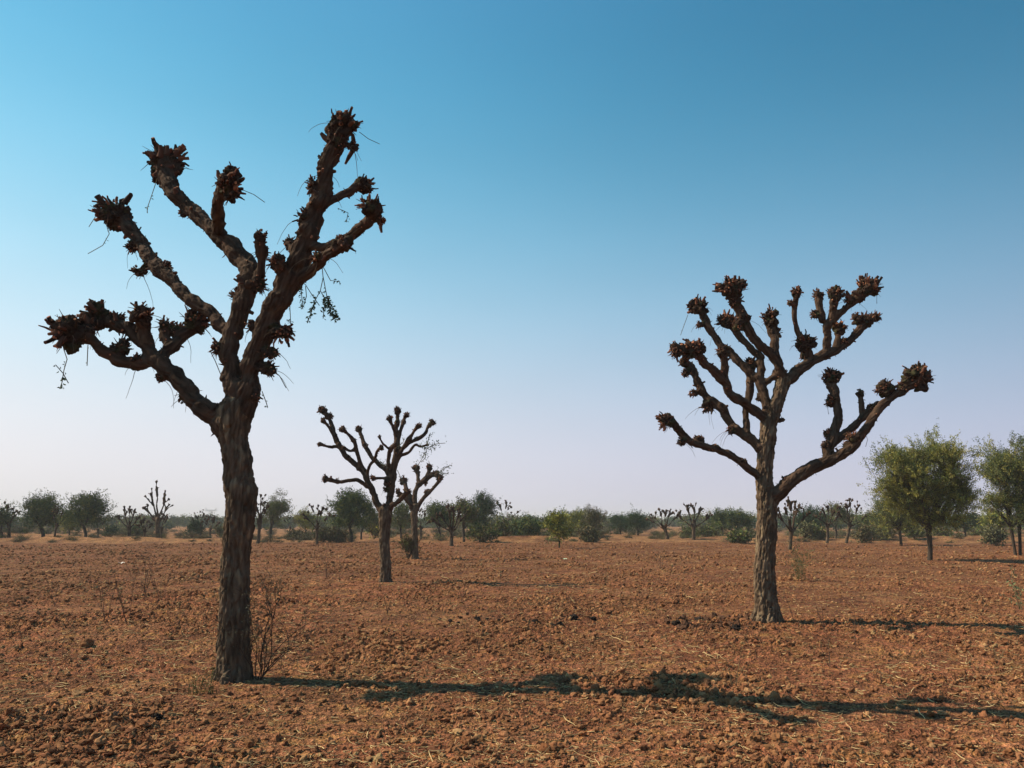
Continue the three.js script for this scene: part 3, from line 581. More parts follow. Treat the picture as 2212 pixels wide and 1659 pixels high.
pollard({
  seed: 213, base: [832, 1259], cell: 0.019, hair: 0.2, bark: 0.9, kb: 0.05, slim: 0.8,
  label: 'slender pollarded tree with a short dark trunk and thin forked limbs, left of centre',
  limbs: [
    [0, [[832, 1259, 12], [833, 1220, 11], [830, 1181, 11], [831, 1141, 11.5], [832, 1115, 14], [832, 1103, 13]]],
    [0.5, [[828, 1108, 9], [817, 1093, 9], [809, 1070, 8], [796, 1043, 7.8], [785, 1019, 8], [772, 1006, 7.5], [751, 988, 7], [735, 966, 6.5], [727, 948, 5.5], [719, 924, 5], [711, 903, 5], [698, 888, 5]]],
    [-0.2, [[725, 955, 4], [714, 927, 3.8], [702, 913, 4], [698, 908, 4]]],
    [-0.3, [[732, 964, 4], [722, 965, 4], [711, 965, 4], [690, 960, 4]]],
    [-0.5, [[782, 1014, 6], [772, 977, 5.5], [764, 953, 5], [748, 935, 4.4], [740, 927, 4.5]]],
    [0.0, [[766, 970, 4], [757, 974, 3.5], [742, 968, 4]]],
    [-0.6, [[793, 1033, 4.5], [797, 1009, 4], [809, 993, 4], [814, 977, 3.6], [823, 966, 4]]],
    [-0.7, [[797, 1050, 5], [790, 1050, 5], [775, 1038, 5], [759, 1038, 4.8], [730, 1041, 4.6], [706, 1035, 5]]],
    [0.3, [[836, 1108, 9], [843, 1096, 8.5], [843, 1075, 8], [846, 1041, 9], [852, 1009, 8], [857, 977, 8], [856, 956, 6.5], [855, 932, 5.5], [859, 914, 5], [859, 890, 5]]],
    [-0.3, [[855, 938, 4.5], [848, 922, 4], [842, 906, 4.5]]],
    [0.4, [[858, 960, 5], [866, 928, 4.5], [871, 911, 4.5], [878, 897, 4]]],
    [0.6, [[845, 1034, 8], [838, 1020, 7.5], [817, 1001, 6.5], [801, 985, 6], [788, 961, 5.5], [780, 940, 5], [775, 928, 5]]],
    [-0.4, [[842, 1030, 6], [838, 996, 5.5], [843, 974, 5.5], [853, 960, 6]]],
    [-0.5, [[846, 974, 3], [828, 959, 2.7], [820, 944, 2.5]]],
    [-0.4, [[845, 1030, 4], [830, 1033, 3.5], [807, 1033, 3.5]]],
    [-0.4, [[858, 984, 6], [870, 970, 5.2], [883, 948, 4.8], [896, 930, 4.4], [904, 920, 4.5]]],
    [0.4, [[860, 976, 6], [883, 959, 5], [902, 948, 5], [917, 938, 4.6], [925, 922, 4.4], [932, 914, 5]]],
    [0.5, [[856, 1000, 5], [866, 984, 4.5], [883, 977, 4], [896, 961, 3.5], [909, 965, 3], [923, 961, 2.6]]],
    [-0.5, [[840, 1098, 8], [849, 1091, 7], [865, 1080, 6.2], [878, 1064, 6]]],
  ],
  knobs: [[697, 887, 8, 8, 1.2], [710, 899, 8, 7, 1.2], [698, 908, 5, 6], [691, 960, 5, 4], [740, 927, 7, 6, 1.2], [823, 967, 5, 6, 1], [703, 1034, 6, 8, 1.2], [728, 1040, 5, 6, 0.6], [715, 1035, 4, 6, 0.6], [859, 888, 7, 9, 1.3], [842, 905, 6, 7, 1.2], [878, 897, 6, 6, 1.2], [857, 915, 6, 10, 0.6], [775, 928, 7, 8, 1.2], [807, 1033, 6, 6, 1.2], [904, 920, 6, 6, 1.2], [932, 914, 8, 7, 1.3], [837, 1056, 8, 9, 1], [836, 1040, 7, 8, 0.8], [833, 1094, 8, 6, 1], [880, 1062, 7, 6, 1], [820, 944, 3, 4, 1], [923, 961, 3, 3, 0.6], [764, 952, 5, 5, 0.8], [752, 988, 6, 4, 0.5], [788, 962, 6, 5, 0.6], [871, 912, 5, 5, 1], [885, 948, 5, 4, 0.7], [902, 947, 5, 4, 0.7], [742, 967, 4, 4, 0.8], [716, 925, 4, 5, 0.8], [843, 1075, 7, 6, 0.6]],
  shoots: [
    { d: 0.5, r: 0.009, leaf: 0.055, spread: 0.2, up: 0.3, col: [0.10, 0.13, 0.075], lines: [[[909, 962], [922, 970, 25], [934, 962, 50], [948, 958, 30], [962, 957, 6]], [[923, 961], [926, 945, 20], [930, 935, 12]], [[922, 972], [918, 990, 30], [910, 998, 8]]] },
    { d: -0.2, r: 0.008, leaf: 0.05, spread: 0.16, up: 0.2, col: [0.10, 0.12, 0.08], lines: [[[838, 1010], [826, 1000, 30], [812, 996, 12]], [[860, 965], [872, 954, 14], [870, 945, 8]], [[858, 1015], [872, 1045, 4], [864, 1030, 3]]] },
  ],
});
pollard({
  seed: 307, base: [897, 1209], cell: 0.028, hair: 0, bark: 0.9, kb: 0.07, slim: 0.82,
  label: 'thin pollarded tree with a brown bush at its foot, behind the slender one',
  limbs: [
    [0, [[897, 1209, 7], [896, 1168, 6.5], [895, 1128, 6.5], [895, 1107, 8], [898, 1095, 8]]],
    [-0.4, [[894, 1105, 6], [886, 1090, 5], [874, 1075, 4.5], [860, 1062, 4]]],
    [0.4, [[897, 1098, 6], [897, 1068, 6], [902, 1050, 6], [918, 1036, 6], [938, 1024, 6]]],
    [-0.3, [[902, 1098, 5], [912, 1078, 5], [932, 1058, 4.5], [948, 1038, 5], [943, 1025, 5]]],
    [0.3, [[903, 1046, 5], [903, 1030, 5], [899, 1014, 6]]],
    [0.2, [[921, 1034, 5], [925, 1020, 5], [927, 1008, 5]]],
    [0.5, [[889, 1098, 4], [880, 1070, 4.5], [876, 1050, 5], [872, 1040, 6]]],
    [0.3, [[893, 1085, 4], [884, 1066, 4], [874, 1058, 4]]],
  ],
  knobs: [[899, 1011, 8, 6, 1.2], [927, 1010, 6, 9, 1.2], [940, 1023, 8, 7, 1], [950, 1032, 7, 7, 1], [872, 1040, 8, 8, 1.2], [860, 1061, 5, 6, 1], [864, 1071, 6, 5, 1], [918, 1040, 6, 7, 0.8], [924, 1062, 7, 5, 1]],
  shoots: [{ d: 0.2, r: 0.012, leaf: 0.075, spread: 0.25, up: 0.2, col: [0.10, 0.125, 0.07], lines: [[[944, 1026], [954, 1016, 25], [966, 1008, 35], [976, 1004, 12]], [[950, 1024], [962, 1022, 30], [970, 1024, 12]], [[899, 1012], [904, 1002, 10], [893, 1005, 8]], [[900, 1010], [912, 990, 4], [918, 978, 4]]] }],
});
// ---------- leafy trees, bushes and far pollards ----------
// crown: [[x, y, z, rx, ry, rz]...] in metres about the foot; returns parts in local coordinates
function leafMass(rnd, lobes, opt) {
  const b = new Bag(), tw = new Bag(), { sprays, per, leaf, cols, up = 0.5, gap = 0.0, sprayLen = 0.5, shell = 0.55, freq = 1.1 } = opt;
  const vol = lobes.map((l) => l[3] * l[4] * l[5]), tot = vol.reduce((a, c) => a + c, 0), o = rnd() * 90;
  let made = 0, tries = 0;
  while (made < sprays && tries++ < sprays * 12) {
    let t = rnd() * tot, q = 0; while (t > vol[q] && q < vol.length - 1) t -= vol[q++];
    const L = lobes[q], u = randDir(rnd), s = Math.pow(rnd(), 1 - shell);
    const k = s * (1 + 0.75 * N3(u.x * 2.2 + o, u.y * 2.2 + q * 5, u.z * 2.2) + 0.5 * N3(u.x * 5.5 + o, u.y * 5.5 + q * 3, u.z * 5.5));
    const c = V(L[0] + u.x * L[3] * k, L[1] + u.y * L[4] * k, L[2] + u.z * L[5] * k);
    if (N3(c.x * freq + o, c.y * freq * 1.2, c.z * freq) < gap - 0.28) continue;
    const ctr = V(L[0], L[1] - L[4] * 0.7, L[2]), d = c.clone().sub(ctr).normalize().addScaledVector(randDir(rnd), 0.65).add(V(0, up * (rnd() - 0.15), 0)).normalize();
    const len = sprayLen * (0.5 + rnd()), droop = (rnd() - 0.3) * 0.6;
    if (opt.twigs && rnd() < opt.twigs) tw.tube([{ x: c.x - d.x * len * 0.6, y: c.y - d.y * len * 0.6, z: c.z - d.z * len * 0.6, r: opt.twigR * 1.4 }, { x: c.x + d.x * len, y: c.y + d.y * len - droop * len * 0.3, z: c.z + d.z * len, r: opt.twigR * 0.6 }], 3, [0.08, 0.062, 0.045]);
    const tone = cols[Math.floor(rnd() * cols.length)], pick = vary(tone, rnd, 0.3);
    for (let n = 0; n < per; n++) {
      const e = rnd(), p = V(c.x + d.x * len * e, c.y + d.y * len * e - droop * len * e * e * 0.4, c.z + d.z * len * e).addScaledVector(randDir(rnd), leaf * 0.9);
      const dv = d.clone().multiplyScalar(0.5).add(randDir(rnd)).normalize(), sd = V().crossVectors(dv, randDir(rnd)).normalize();
      b.leafAt(p, dv, sd, leaf * (0.7 + 0.7 * rnd()), leaf * (opt.wide || 0.5), vary(pick, rnd, 0.25));
    }
    made++;
  }
  return { leaves: b, twigs: tw };
}
const OLIVE = [[0.31, 0.295, 0.058], [0.25, 0.255, 0.054], [0.17, 0.185, 0.046], [0.34, 0.305, 0.066]];
const GREEN = [[0.090, 0.125, 0.036], [0.125, 0.150, 0.042], [0.070, 0.100, 0.034], [0.155, 0.160, 0.044]];
const DEEP = [[0.035, 0.065, 0.034], [0.045, 0.078, 0.036], [0.055, 0.080, 0.034]];
const DRY = [[0.115, 0.090, 0.045], [0.090, 0.085, 0.040], [0.14, 0.105, 0.055], [0.075, 0.080, 0.035]];
const PALE = [[0.13, 0.125, 0.065], [0.10, 0.11, 0.05], [0.16, 0.14, 0.07]];

function limbTubes(rnd, trunk, ends, rTrunk, sides, wander) {     // one bag per limb, from the trunk's fork to each end
  const f = trunk[trunk.length - 1];
  return ends.map((e) => {
    const b = new Bag(), pts = [], n = 6, mid = V(lerp(f.x, e.x, 0.45) + (rnd() - 0.5) * wander, lerp(f.y, e.y, 0.42) + wander * 0.25, lerp(f.z, e.z, 0.45) + (rnd() - 0.5) * wander);
    for (let k = 0; k <= n; k++) { const t = k / n, a = (1 - t) * (1 - t), c = 2 * t * (1 - t), d = t * t; pts.push({ x: a * f.x + c * mid.x + d * e.x, y: a * f.y + c * mid.y + d * e.y, z: a * f.z + c * mid.z + d * e.z, r: rTrunk * lerp(0.62, 0.12, t) }); }
    b.tube(pts, sides, [0.055, 0.042, 0.032], null, 0.2, rnd); return b;
  });
}
// a leafy tree standing at a surveyed place; crown lobes given in print pixels
function leafyTree(o) {
  const f = o.f || groundAt(...o.base).f, { p: foot, m } = place(o.base[0], o.base[1], f), rnd = rng(o.seed);
  const root = V(foot.x, landY(foot.x, f), -f), g = thing(o.name || 'leafy_tree', root, o.label, 'tree', o.group);
  const P = (x, y, z = 0) => { const { p } = place(x, y, f); return V(p.x - root.x, p.y - root.y, z); };
  const lobes = o.lobes.map(([x, y, rx, ry, z = 0]) => { const c = P(x, y, z); return [c.x, c.y, c.z, rx * m, ry * m, (rx + ry) / 2 * m]; });
  const trunks = o.trunks.map((t) => t.map(([x, y, r]) => { const q = P(x, y); return { x: q.x, y: q.y, z: q.z, r: r * m }; }));
  trunks.forEach((t) => { const b = new Bag(); b.tube([{ ...t[0], y: t[0].y - 0.3, r: t[0].r * 1.1 }, ...t], 9, o.trunkCol || [0.055, 0.042, 0.032], null, 0.25, rnd); part('trunk', b.geo(), M.bark, g); });
  lobes.forEach((L, k) => {
    const t = trunks[k % trunks.length], ends = []; for (let q = 0; q < (o.limbs || 3); q++) { const u = randDir(rnd); ends.push(V(L[0] + u.x * L[3] * 0.55, L[1] + u.y * L[4] * 0.55, L[2] + u.z * L[5] * 0.55)); }
    limbTubes(rnd, t, ends, t[t.length - 1].r, 6, 0.5).forEach((b) => part('branch', b.geo(), M.bark, g));
  });
  const { leaves, twigs } = leafMass(rnd, lobes, o.mass);
  const crown = part('crown', leaves.geo(), o.mass.leaf < 0.14 ? M.leaf : M.farLeaf, g, 'stuff'); if (twigs.n) part('twigs', twigs.geo(), M.twig, crown, 'stuff');
  return g;
}
leafyTree({
  seed: 501, base: [2008, 1211], label: 'tall leafy olive green tree with a forked trunk on the right side of the field', limbs: 4,
  trunks: [[[2009, 1211, 5.5], [2009, 1185, 5], [2007, 1160, 5.2], [2005, 1146, 5.5]]],
  lobes: [[1935, 1015, 48, 42, 0.3], [1978, 1000, 48, 46, -0.3], [2028, 1000, 50, 48, 0.3], [2058, 1050, 38, 46, 0], [1990, 1068, 60, 44, -0.6], [2028, 1100, 46, 34, 0.4], [1965, 1050, 46, 40, 0.6], [1990, 1110, 40, 28, 0.2], [2046, 1112, 40, 30, -0.2], [2072, 1080, 26, 34, 0.3], [1922, 1050, 34, 32, -0.3]],
  mass: { sprays: 3900, per: 24, leaf: 0.072, wide: 0.42, cols: [...OLIVE, ...OLIVE, ...GREEN], sprayLen: 0.4, gap: 0.15, twigs: 0.5, twigR: 0.006, shell: 0.45, freq: 1.05, up: 0.9 },
});
leafyTree({
  seed: 512, base: [2197, 1201], label: 'leafy green tree with two thin trunks cut off by the right picture edge', limbs: 4,
  trunks: [[[2194, 1200, 3.4], [2188, 1165, 3], [2184, 1140, 3.4]], [[2204, 1201, 3.6], [2203, 1168, 3.2], [2202, 1136, 3.6]]],
  lobes: [[2168, 985, 42, 40, 0], [2230, 990, 50, 50, 0.3], [2150, 1030, 46, 38, 0.4], [2210, 1050, 60, 55, -0.3], [2160, 1085, 44, 36, 0], [2215, 1105, 50, 32, 0.3], [2270, 1050, 40, 60, 0], [2192, 1010, 40, 50, -0.4]],
  mass: { sprays: 3000, per: 22, leaf: 0.08, wide: 0.42, cols: [...GREEN, ...OLIVE, ...GREEN], sprayLen: 0.42, gap: 0.15, twigs: 0.5, twigR: 0.007, shell: 0.45, freq: 0.95, up: 0.8 },
});
leafyTree({
  seed: 523, base: [1947, 1178], label: 'smaller olive leafy tree standing behind the tall forked leafy tree', limbs: 3,
  trunks: [[[1947, 1179, 3.4], [1945, 1160, 2.8], [1943, 1145, 3]]],
  lobes: [[1912, 1108, 28, 32], [1945, 1110, 34, 32], [1930, 1125, 38, 24], [1960, 1130, 26, 20]],
  mass: { sprays: 1100, per: 18, leaf: 0.10, wide: 0.4, cols: [...OLIVE, ...GREEN], sprayLen: 0.5, gap: 0.06, twigs: 0.3, twigR: 0.012, shell: 0.5, up: 0.6 },
});
// middle-distance leafy trees: [foot x, y, trunk r, lobes, colours, sprays, label, gap]
const MID = [
  [93, 1166, 4, [[72, 1100, 24, 24], [100, 1098, 28, 26], [88, 1120, 36, 26], [112, 1116, 22, 20]], [...GREEN, ...DEEP], 1100, 'round leafy tree behind a leaning pollard near the left edge'],
  [185, 1167, 3.4, [[170, 1098, 26, 22], [203, 1098, 28, 22], [186, 1116, 40, 24], [196, 1090, 24, 18]], [...GREEN, ...DEEP], 1150, 'broad leafy tree, largest green crown in the left background'],
  [150, 1160, 2, [[148, 1128, 20, 18], [156, 1134, 18, 14]], [...OLIVE, ...GREEN], 380, 'small olive tree half hidden left of the broad leafy tree'],
  [3, 1166, 3, [[-4, 1122, 20, 26], [8, 1130, 14, 18]], [...DEEP, ...GREEN], 500, 'dark leafy tree cut off by the left picture edge'],
  [584, 1164, 3, [[592, 1098, 22, 26], [604, 1090, 16, 20], [585, 1116, 22, 22], [608, 1110, 14, 18]], [...PALE, ...GREEN], 620, 'thin pale leafy tree just right of the thick foreground trunk', 0.22],
  [759, 1171, 3.4, [[746, 1098, 26, 30], [772, 1096, 26, 28], [758, 1118, 38, 28], [756, 1084, 24, 16]], [...GREEN, ...DEEP], 1250, 'dense dark green tree left of the slender pollard'],
  [780, 1165, 2.2, [[792, 1112, 18, 20], [784, 1128, 16, 14], [800, 1122, 14, 14]], [...GREEN, ...PALE], 380, 'slim leafy tree between the dense green tree and the slender pollard', 0.16],
  [866, 1166, 2.2, [[864, 1110, 24, 20], [868, 1128, 26, 18]], [...GREEN, ...PALE], 480, 'loose leafy tree seen between the slender and the thin pollard', 0.16],
  [950, 1167, 2.4, [[944, 1112, 20, 20], [956, 1122, 22, 20]], [...DEEP, ...GREEN], 560, 'dark leafy tree right of the thin pollard'],
  [1002, 1171, 3, [[998, 1104, 18, 18], [1010, 1116, 22, 20]], [...GREEN, ...DRY], 480, 'leafy tree behind the dense fan shaped pollard'],
  [1047, 1162, 3, [[1040, 1084, 14, 18], [1052, 1096, 18, 20], [1042, 1112, 24, 22], [1036, 1128, 18, 14]], DEEP, 900, 'upright dark green tree with a peaked crown, centre background'],
  [1208, 1185, 2, [[1206, 1136, 15, 13], [1212, 1146, 14, 12], [1202, 1146, 12, 10]], [...OLIVE, ...GREEN], 420, 'small lone sapling tree at the far edge of the field, centre'],
  [1232, 1160, 2, [[1230, 1128, 14, 16], [1238, 1138, 14, 12]], [...GREEN, ...OLIVE], 360, 'bushy green tree just behind the lone sapling'],
  [1255, 1162, 2.2, [[1252, 1122, 16, 14], [1258, 1136, 16, 14]], [...OLIVE, ...GREEN], 380, 'olive tree right of the lone sapling'],
  [1282, 1164, 2.4, [[1276, 1118, 18, 16], [1292, 1124, 16, 16], [1282, 1136, 20, 14]], [...PALE, ...DRY], 420, 'thin brownish leafy tree, centre right background', 0.2],
  [1340, 1160, 2, [[1336, 1130, 17, 12], [1348, 1136, 16, 12]], DEEP, 380, 'low dark tree, first of two left of the twin pollards'],
  [1378, 1161, 2.2, [[1374, 1126, 18, 14], [1386, 1134, 16, 14]], DEEP, 420, 'low dark tree, second of two left of the twin pollards'],
  [1561, 1163, 2.4, [[1556, 1124, 20, 16], [1572, 1130, 20, 16]], [...DEEP, ...GREEN], 560, 'dark leafy tree, left one beside the right foreground trunk'],
  [1592, 1163, 2.4, [[1588, 1122, 20, 16], [1604, 1130, 22, 16]], [...GREEN, ...DEEP], 560, 'dark leafy tree touching the right foreground trunk'],
  [1744, 1164, 2.6, [[1738, 1120, 26, 18], [1760, 1122, 24, 18], [1748, 1134, 34, 16]], DEEP, 760, 'wide dark tree between the right foreground trunk and the twin forked pollards'],
  [1806, 1163, 2.2, [[1802, 1112, 24, 16], [1818, 1118, 20, 18]], [...PALE, ...GREEN], 420, 'greyish leafy tree behind the two forked pollards at right', 0.14],
  [1880, 1165, 2, [[1874, 1132, 20, 14], [1892, 1136, 18, 14]], [...GREEN, ...DEEP], 420, 'low green tree left of the smaller olive tree'],
  [2085, 1163, 2, [[2078, 1132, 20, 12], [2100, 1134, 18, 12]], DEEP, 400, 'low dark tree between the two leafy trees at right'],
  [2148, 1172, 2.2, [[2140, 1128, 22, 14], [2160, 1130, 20, 16]], [...OLIVE, ...GREEN], 420, 'olive tree behind the two thin trunks at the right edge'],
  [660, 1160, 2, [[656, 1124, 16, 16], [666, 1134, 16, 14]], [...PALE, ...OLIVE], 380, 'pale green tree left of the round headed pollard'],
];
MID.forEach(([x, y, r, lobes, cols, sprays, label, gap = 0.04], i) => {
  leafyTree({ seed: 600 + i, base: [x, y], label, limbs: 2, group: 'leafy trees along the far field edge', trunks: [[[x, y, r], [x + 0.5, y - 14, r * 0.9], [lerp(x, lobes[0][0], 0.25), lerp(y, lobes[0][1], 0.42), r * 0.9]]], lobes, trunkCol: [0.05, 0.04, 0.032],
    mass: { sprays: Math.round(sprays * 0.9), per: 15, leaf: 0.14, cols, sprayLen: 0.62, gap: gap + 0.04, shell: 0.45, up: 0.6, wide: 0.45 } });
});
// bushes: low leafy or dry shrubs with stems from the foot
function bush(o) {
  const f = o.f || groundAt(...o.base).f, { p: foot, m } = place(o.base[0], o.base[1], f), rnd = rng(o.seed), root = V(foot.x, landY(foot.x, f), -f);
  const g = thing(o.name || 'bush', root, o.label, 'bush', o.group), w = o.w / 2 * m, h = o.h * m;
  const lobes = []; for (let k = 0; k < 5; k++) lobes.push([(rnd() - 0.5) * w * 1.1, h * (0.35 + 0.3 * rnd()), (rnd() - 0.5) * w, w * (0.45 + 0.25 * rnd()), h * (0.32 + 0.16 * rnd()), w * 0.5]);
  for (let k = 0; k < (o.stems || 5); k++) { const b = new Bag(), a = rnd() * 6.28, e = V(Math.cos(a) * w * 0.7, h * (0.6 + 0.35 * rnd()), Math.sin(a) * w * 0.7), pts = []; for (let q = 0; q <= 4; q++) { const t = q / 4; pts.push({ x: e.x * t + (rnd() - 0.5) * 0.06 * h, y: e.y * t - 0.05 * (1 - t), z: e.z * t, r: (o.stemR || 0.02) * (1 - 0.7 * t) }); } b.tube(pts, 5, [0.075, 0.055, 0.042]); part('stem', b.geo(), M.twig, g); }
  const { leaves, twigs } = leafMass(rnd, lobes, { sprays: o.sprays, per: o.per || 8, leaf: o.leaf, cols: o.cols, sprayLen: o.leaf * 2.6, gap: o.gap || 0.02, shell: 0.4, up: 0.5, wide: 0.6, twigs: o.twigs || 0, twigR: o.twigR || 0.008 });
  const c = part('foliage', leaves.geo(), M.farLeaf, g, 'stuff'); if (twigs.n) part('twigs', twigs.geo(), M.twig, c, 'stuff');
  return g;
}
bush({ seed: 701, base: [882, 1209], w: 52, h: 62, sprays: 420, per: 8, leaf: 0.045, cols: [...DRY, ...DRY, ...GREEN], twigs: 0.9, twigR: 0.006, stems: 9, stemR: 0.014, gap: 0.1, label: 'brown green bush leaning against the foot of the thin pollard' });
const BUSHES = [
  [422, 1163, 34, 32, DEEP, 'dark rounded bush beside two small pollards left of the thick trunk'],
  [808, 1164, 30, 30, [...OLIVE, ...DRY], 'olive bush left of the slender pollard trunk'],
  [700, 1172, 54, 22, DRY, 'brown bush at the foot of the round headed pollard'],
  [738, 1172, 26, 16, DRY, 'small brown bush left of the dense dark green tree'],
  [1038, 1172, 56, 34, [...DRY, ...GREEN], 'wide brownish bush below the peaked dark green tree'],
  [1082, 1168, 44, 32, [...GREEN, ...DRY], 'mid green bush right of the wide brownish bush'],
  [1152, 1168, 60, 46, [...GREEN, ...DEEP], 'large dark green bush, biggest of the centre background'],
  [1118, 1166, 36, 36, [...DEEP, ...GREEN], 'dark bush left of the large dark green bush'],
  [1272, 1172, 46, 26, DRY, 'brown thorny bush under the thin brownish tree'],
  [1591, 1175, 50, 18, [...DRY, ...GREEN], 'flat low bush left of the right foreground trunk'],
  [1745, 1170, 30, 26, PALE, 'pale dry bush right of the leaning small pollard'],
  [1770, 1170, 30, 20, [...DRY, ...GREEN], 'low brown bush left of the two forked pollards'],
  [1862, 1172, 40, 28, [...PALE, ...DRY], 'pale dry bush right of the two forked pollards'],
  [1902, 1170, 34, 24, [...PALE, ...DRY], 'pale bush left of the smaller olive tree trunk'],
  [1975, 1170, 34, 22, [...PALE, ...GREEN], 'low bush left of the tall leafy tree trunk'],
  [2040, 1166, 30, 20, [...GREEN, ...DRY], 'low bush right of the tall leafy tree trunk'],
  [2152, 1179, 40, 28, PALE, 'pale yellowish bush left of the two thin trunks'],
  [2118, 1166, 26, 18, [...DRY, ...GREEN], 'small brown bush behind the pale yellowish bush'],
  [1490, 1163, 30, 18, [...GREEN, ...DRY], 'low bush behind the twin pollards'],
  [1528, 1166, 40, 24, [...PALE, ...GREEN], 'pale green bush right of the twin pollards'],
  [238, 1160, 26, 16, DEEP, 'dark low bush right of the broad leafy tree'],
  [640, 1166, 30, 12, DRY, 'small dry bush left of the pale green tree'],
  [290, 1160, 34, 18, [...DRY, ...GREEN], 'low bush behind the pair of small bare pollards at left'],
  [470, 1160, 30, 16, [...GREEN, ...DRY], 'low bush left of the thick foreground trunk'],
];
BUSHES.forEach(([x, y, w, h, cols, label], i) => bush({ seed: 730 + i, base: [x, y], w, h, cols, label, sprays: Math.round(70 + w * h * 0.16), per: 8, leaf: 0.17, stems: 4, stemR: 0.03, group: 'bushes along the far field edge', twigs: cols === PALE || cols === DRY ? 0.5 : 0, twigR: 0.02 }));

// bare pollards in the distance, each grown from its own seed to the height and spread it has
function farPollard([x, y, top, w, r, seed, label, lean = 0]) {
  const rnd = rng(seed), H = y - top, fork = y - H * (0.36 + 0.1 * rnd()), fx = x + lean * H * 0.35, limbs = [], knobs = [];
  limbs.push([0, [[x, y, r], [lerp(x, fx, 0.5) + (rnd() - 0.5) * 2, lerp(y, fork, 0.5), r * 0.85], [fx, fork, r * 1.05]]]);
  const n = 5 + Math.floor(rnd() * 2);
  for (let k = 0; k < n; k++) {
    const a = (k + 0.5) / n * 2 - 1 + (rnd() - 0.5) * 0.25, ex = fx + a * w * 0.5 + lean * H * 0.2, ey = top + (fork - top) * (0.05 + 0.55 * Math.pow(Math.abs(a), 1.4) + 0.15 * rnd()), dz = (rnd() - 0.5) * 2.4, s0 = fork + rnd() * H * 0.06;
    const mx = lerp(fx, ex, 0.5) + (rnd() - 0.5) * 5 - a * 2, my = lerp(s0, ey, 0.48) + (rnd() - 0.2) * 5;
    limbs.push([dz, [[fx, s0, r * 0.6], [lerp(fx, mx, 0.5) + (rnd() - 0.5) * 4, lerp(s0, my, 0.5) + 1, r * 0.46], [mx, my, r * 0.38], [lerp(mx, ex, 0.5) + (rnd() - 0.5) * 5, lerp(my, ey, 0.5), r * 0.32], [ex, ey, r * 0.32]]]);
    const kr = Math.min(r, 3.4) * (0.6 + 0.35 * rnd()); knobs.push([ex, ey, kr, kr * 1.1, 1]);
    for (let q = 0, nb = 2 + Math.floor(rnd() * 2.2); q < nb; q++) {
      const t = 0.35 + 0.5 * rnd(), sx = lerp(mx, ex, t * 0.8), sy = lerp(my, ey, t * 0.8), ln = H * (0.1 + 0.13 * rnd()), an = (rnd() - 0.5) * 1.5 + a * 0.6;
      const bx = sx + Math.sin(an) * ln, by = sy - Math.cos(an) * ln;
      limbs.push([(rnd() - 0.5) * 0.8, [[sx, sy, r * 0.34], [lerp(sx, bx, 0.5) + (rnd() - 0.5) * 2.5, lerp(sy, by, 0.5), r * 0.28], [bx, by, r * 0.28]]]);
      const k2 = Math.min(r, 3.4) * (0.45 + 0.4 * rnd()); knobs.push([bx, by, k2, k2 * 1.15, 1]);
    }
  }
  const f = groundAt(x, y).f;
  pollard({ seed, base: [x, y], limbs, knobs, cell: f * 0.0011, kb: 0.1, bark: 0.6, far: true, label, group: 'pollarded trees in the distance' });
}
[
  [19, 1166, 1086, 62, 3.6, 811, 'small bare pollard nearest the left picture edge'],
  [116, 1167, 1092, 46, 2.6, 812, 'thin leaning pollard in front of the round leafy tree at left', 0.25],
  [211, 1162, 1112, 36, 2.4, 813, 'small pollard right beside the broad leafy tree'],
  [279, 1167, 1091, 58, 4, 814, 'pale bare pollard with upright forks, left background'],
  [313, 1165, 1117, 42, 2.8, 815, 'short pollard just left of the tallest distant pollard'],
  [341, 1168, 1046, 64, 5.2, 816, 'tallest of the distant pollards, dark and many knobbed, left background'],
  [349, 1167, 1102, 40, 2.6, 817, 'low pollard standing behind the tallest distant pollard'],
  [433, 1163, 1102, 36, 2.4, 818, 'small pollard beside the dark rounded bush'],
  [455, 1163, 1112, 42, 2.4, 819, 'small pollard nearest the thick foreground trunk on its left'],
  [557, 1174, 1066, 40, 4, 820, 'pollard half hidden behind the right edge of the thick foreground trunk', 0.1],
  [627, 1158, 1110, 34, 2, 821, 'faint thin pollard right of the thin pale leafy tree'],
  [685, 1176, 1084, 72, 3.4, 822, 'round headed pollard with big knobs left of the slender pollard'],
  [909, 1169, 1100, 40, 2.8, 823, 'small pollard just right of the thin pollard trunk'],
  [975, 1181, 1085, 82, 4.8, 824, 'dense fan shaped pollard in the centre background'],
  [1091, 1160, 1079, 64, 3.2, 825, 'spreading pollard rising above the bushes in the centre background'],
  [1443, 1169, 1093, 76, 3.8, 826, 'left one of the twin pollards, trunk leaning left', -0.3],
  [1498, 1170, 1083, 88, 4.4, 827, 'right one of the twin pollards, broad crowned'],
  [1706, 1187, 1074, 74, 4.2, 828, 'forked pollard right beside the right foreground trunk', 0.1],
  [1787, 1173, 1087, 56, 3.4, 829, 'left one of two forked pollards between the right foreground and leafy trees'],
  [1828, 1174, 1071, 68, 3.6, 830, 'right one of two forked pollards, heads held up and right', 0.2],
].forEach(farPollard);

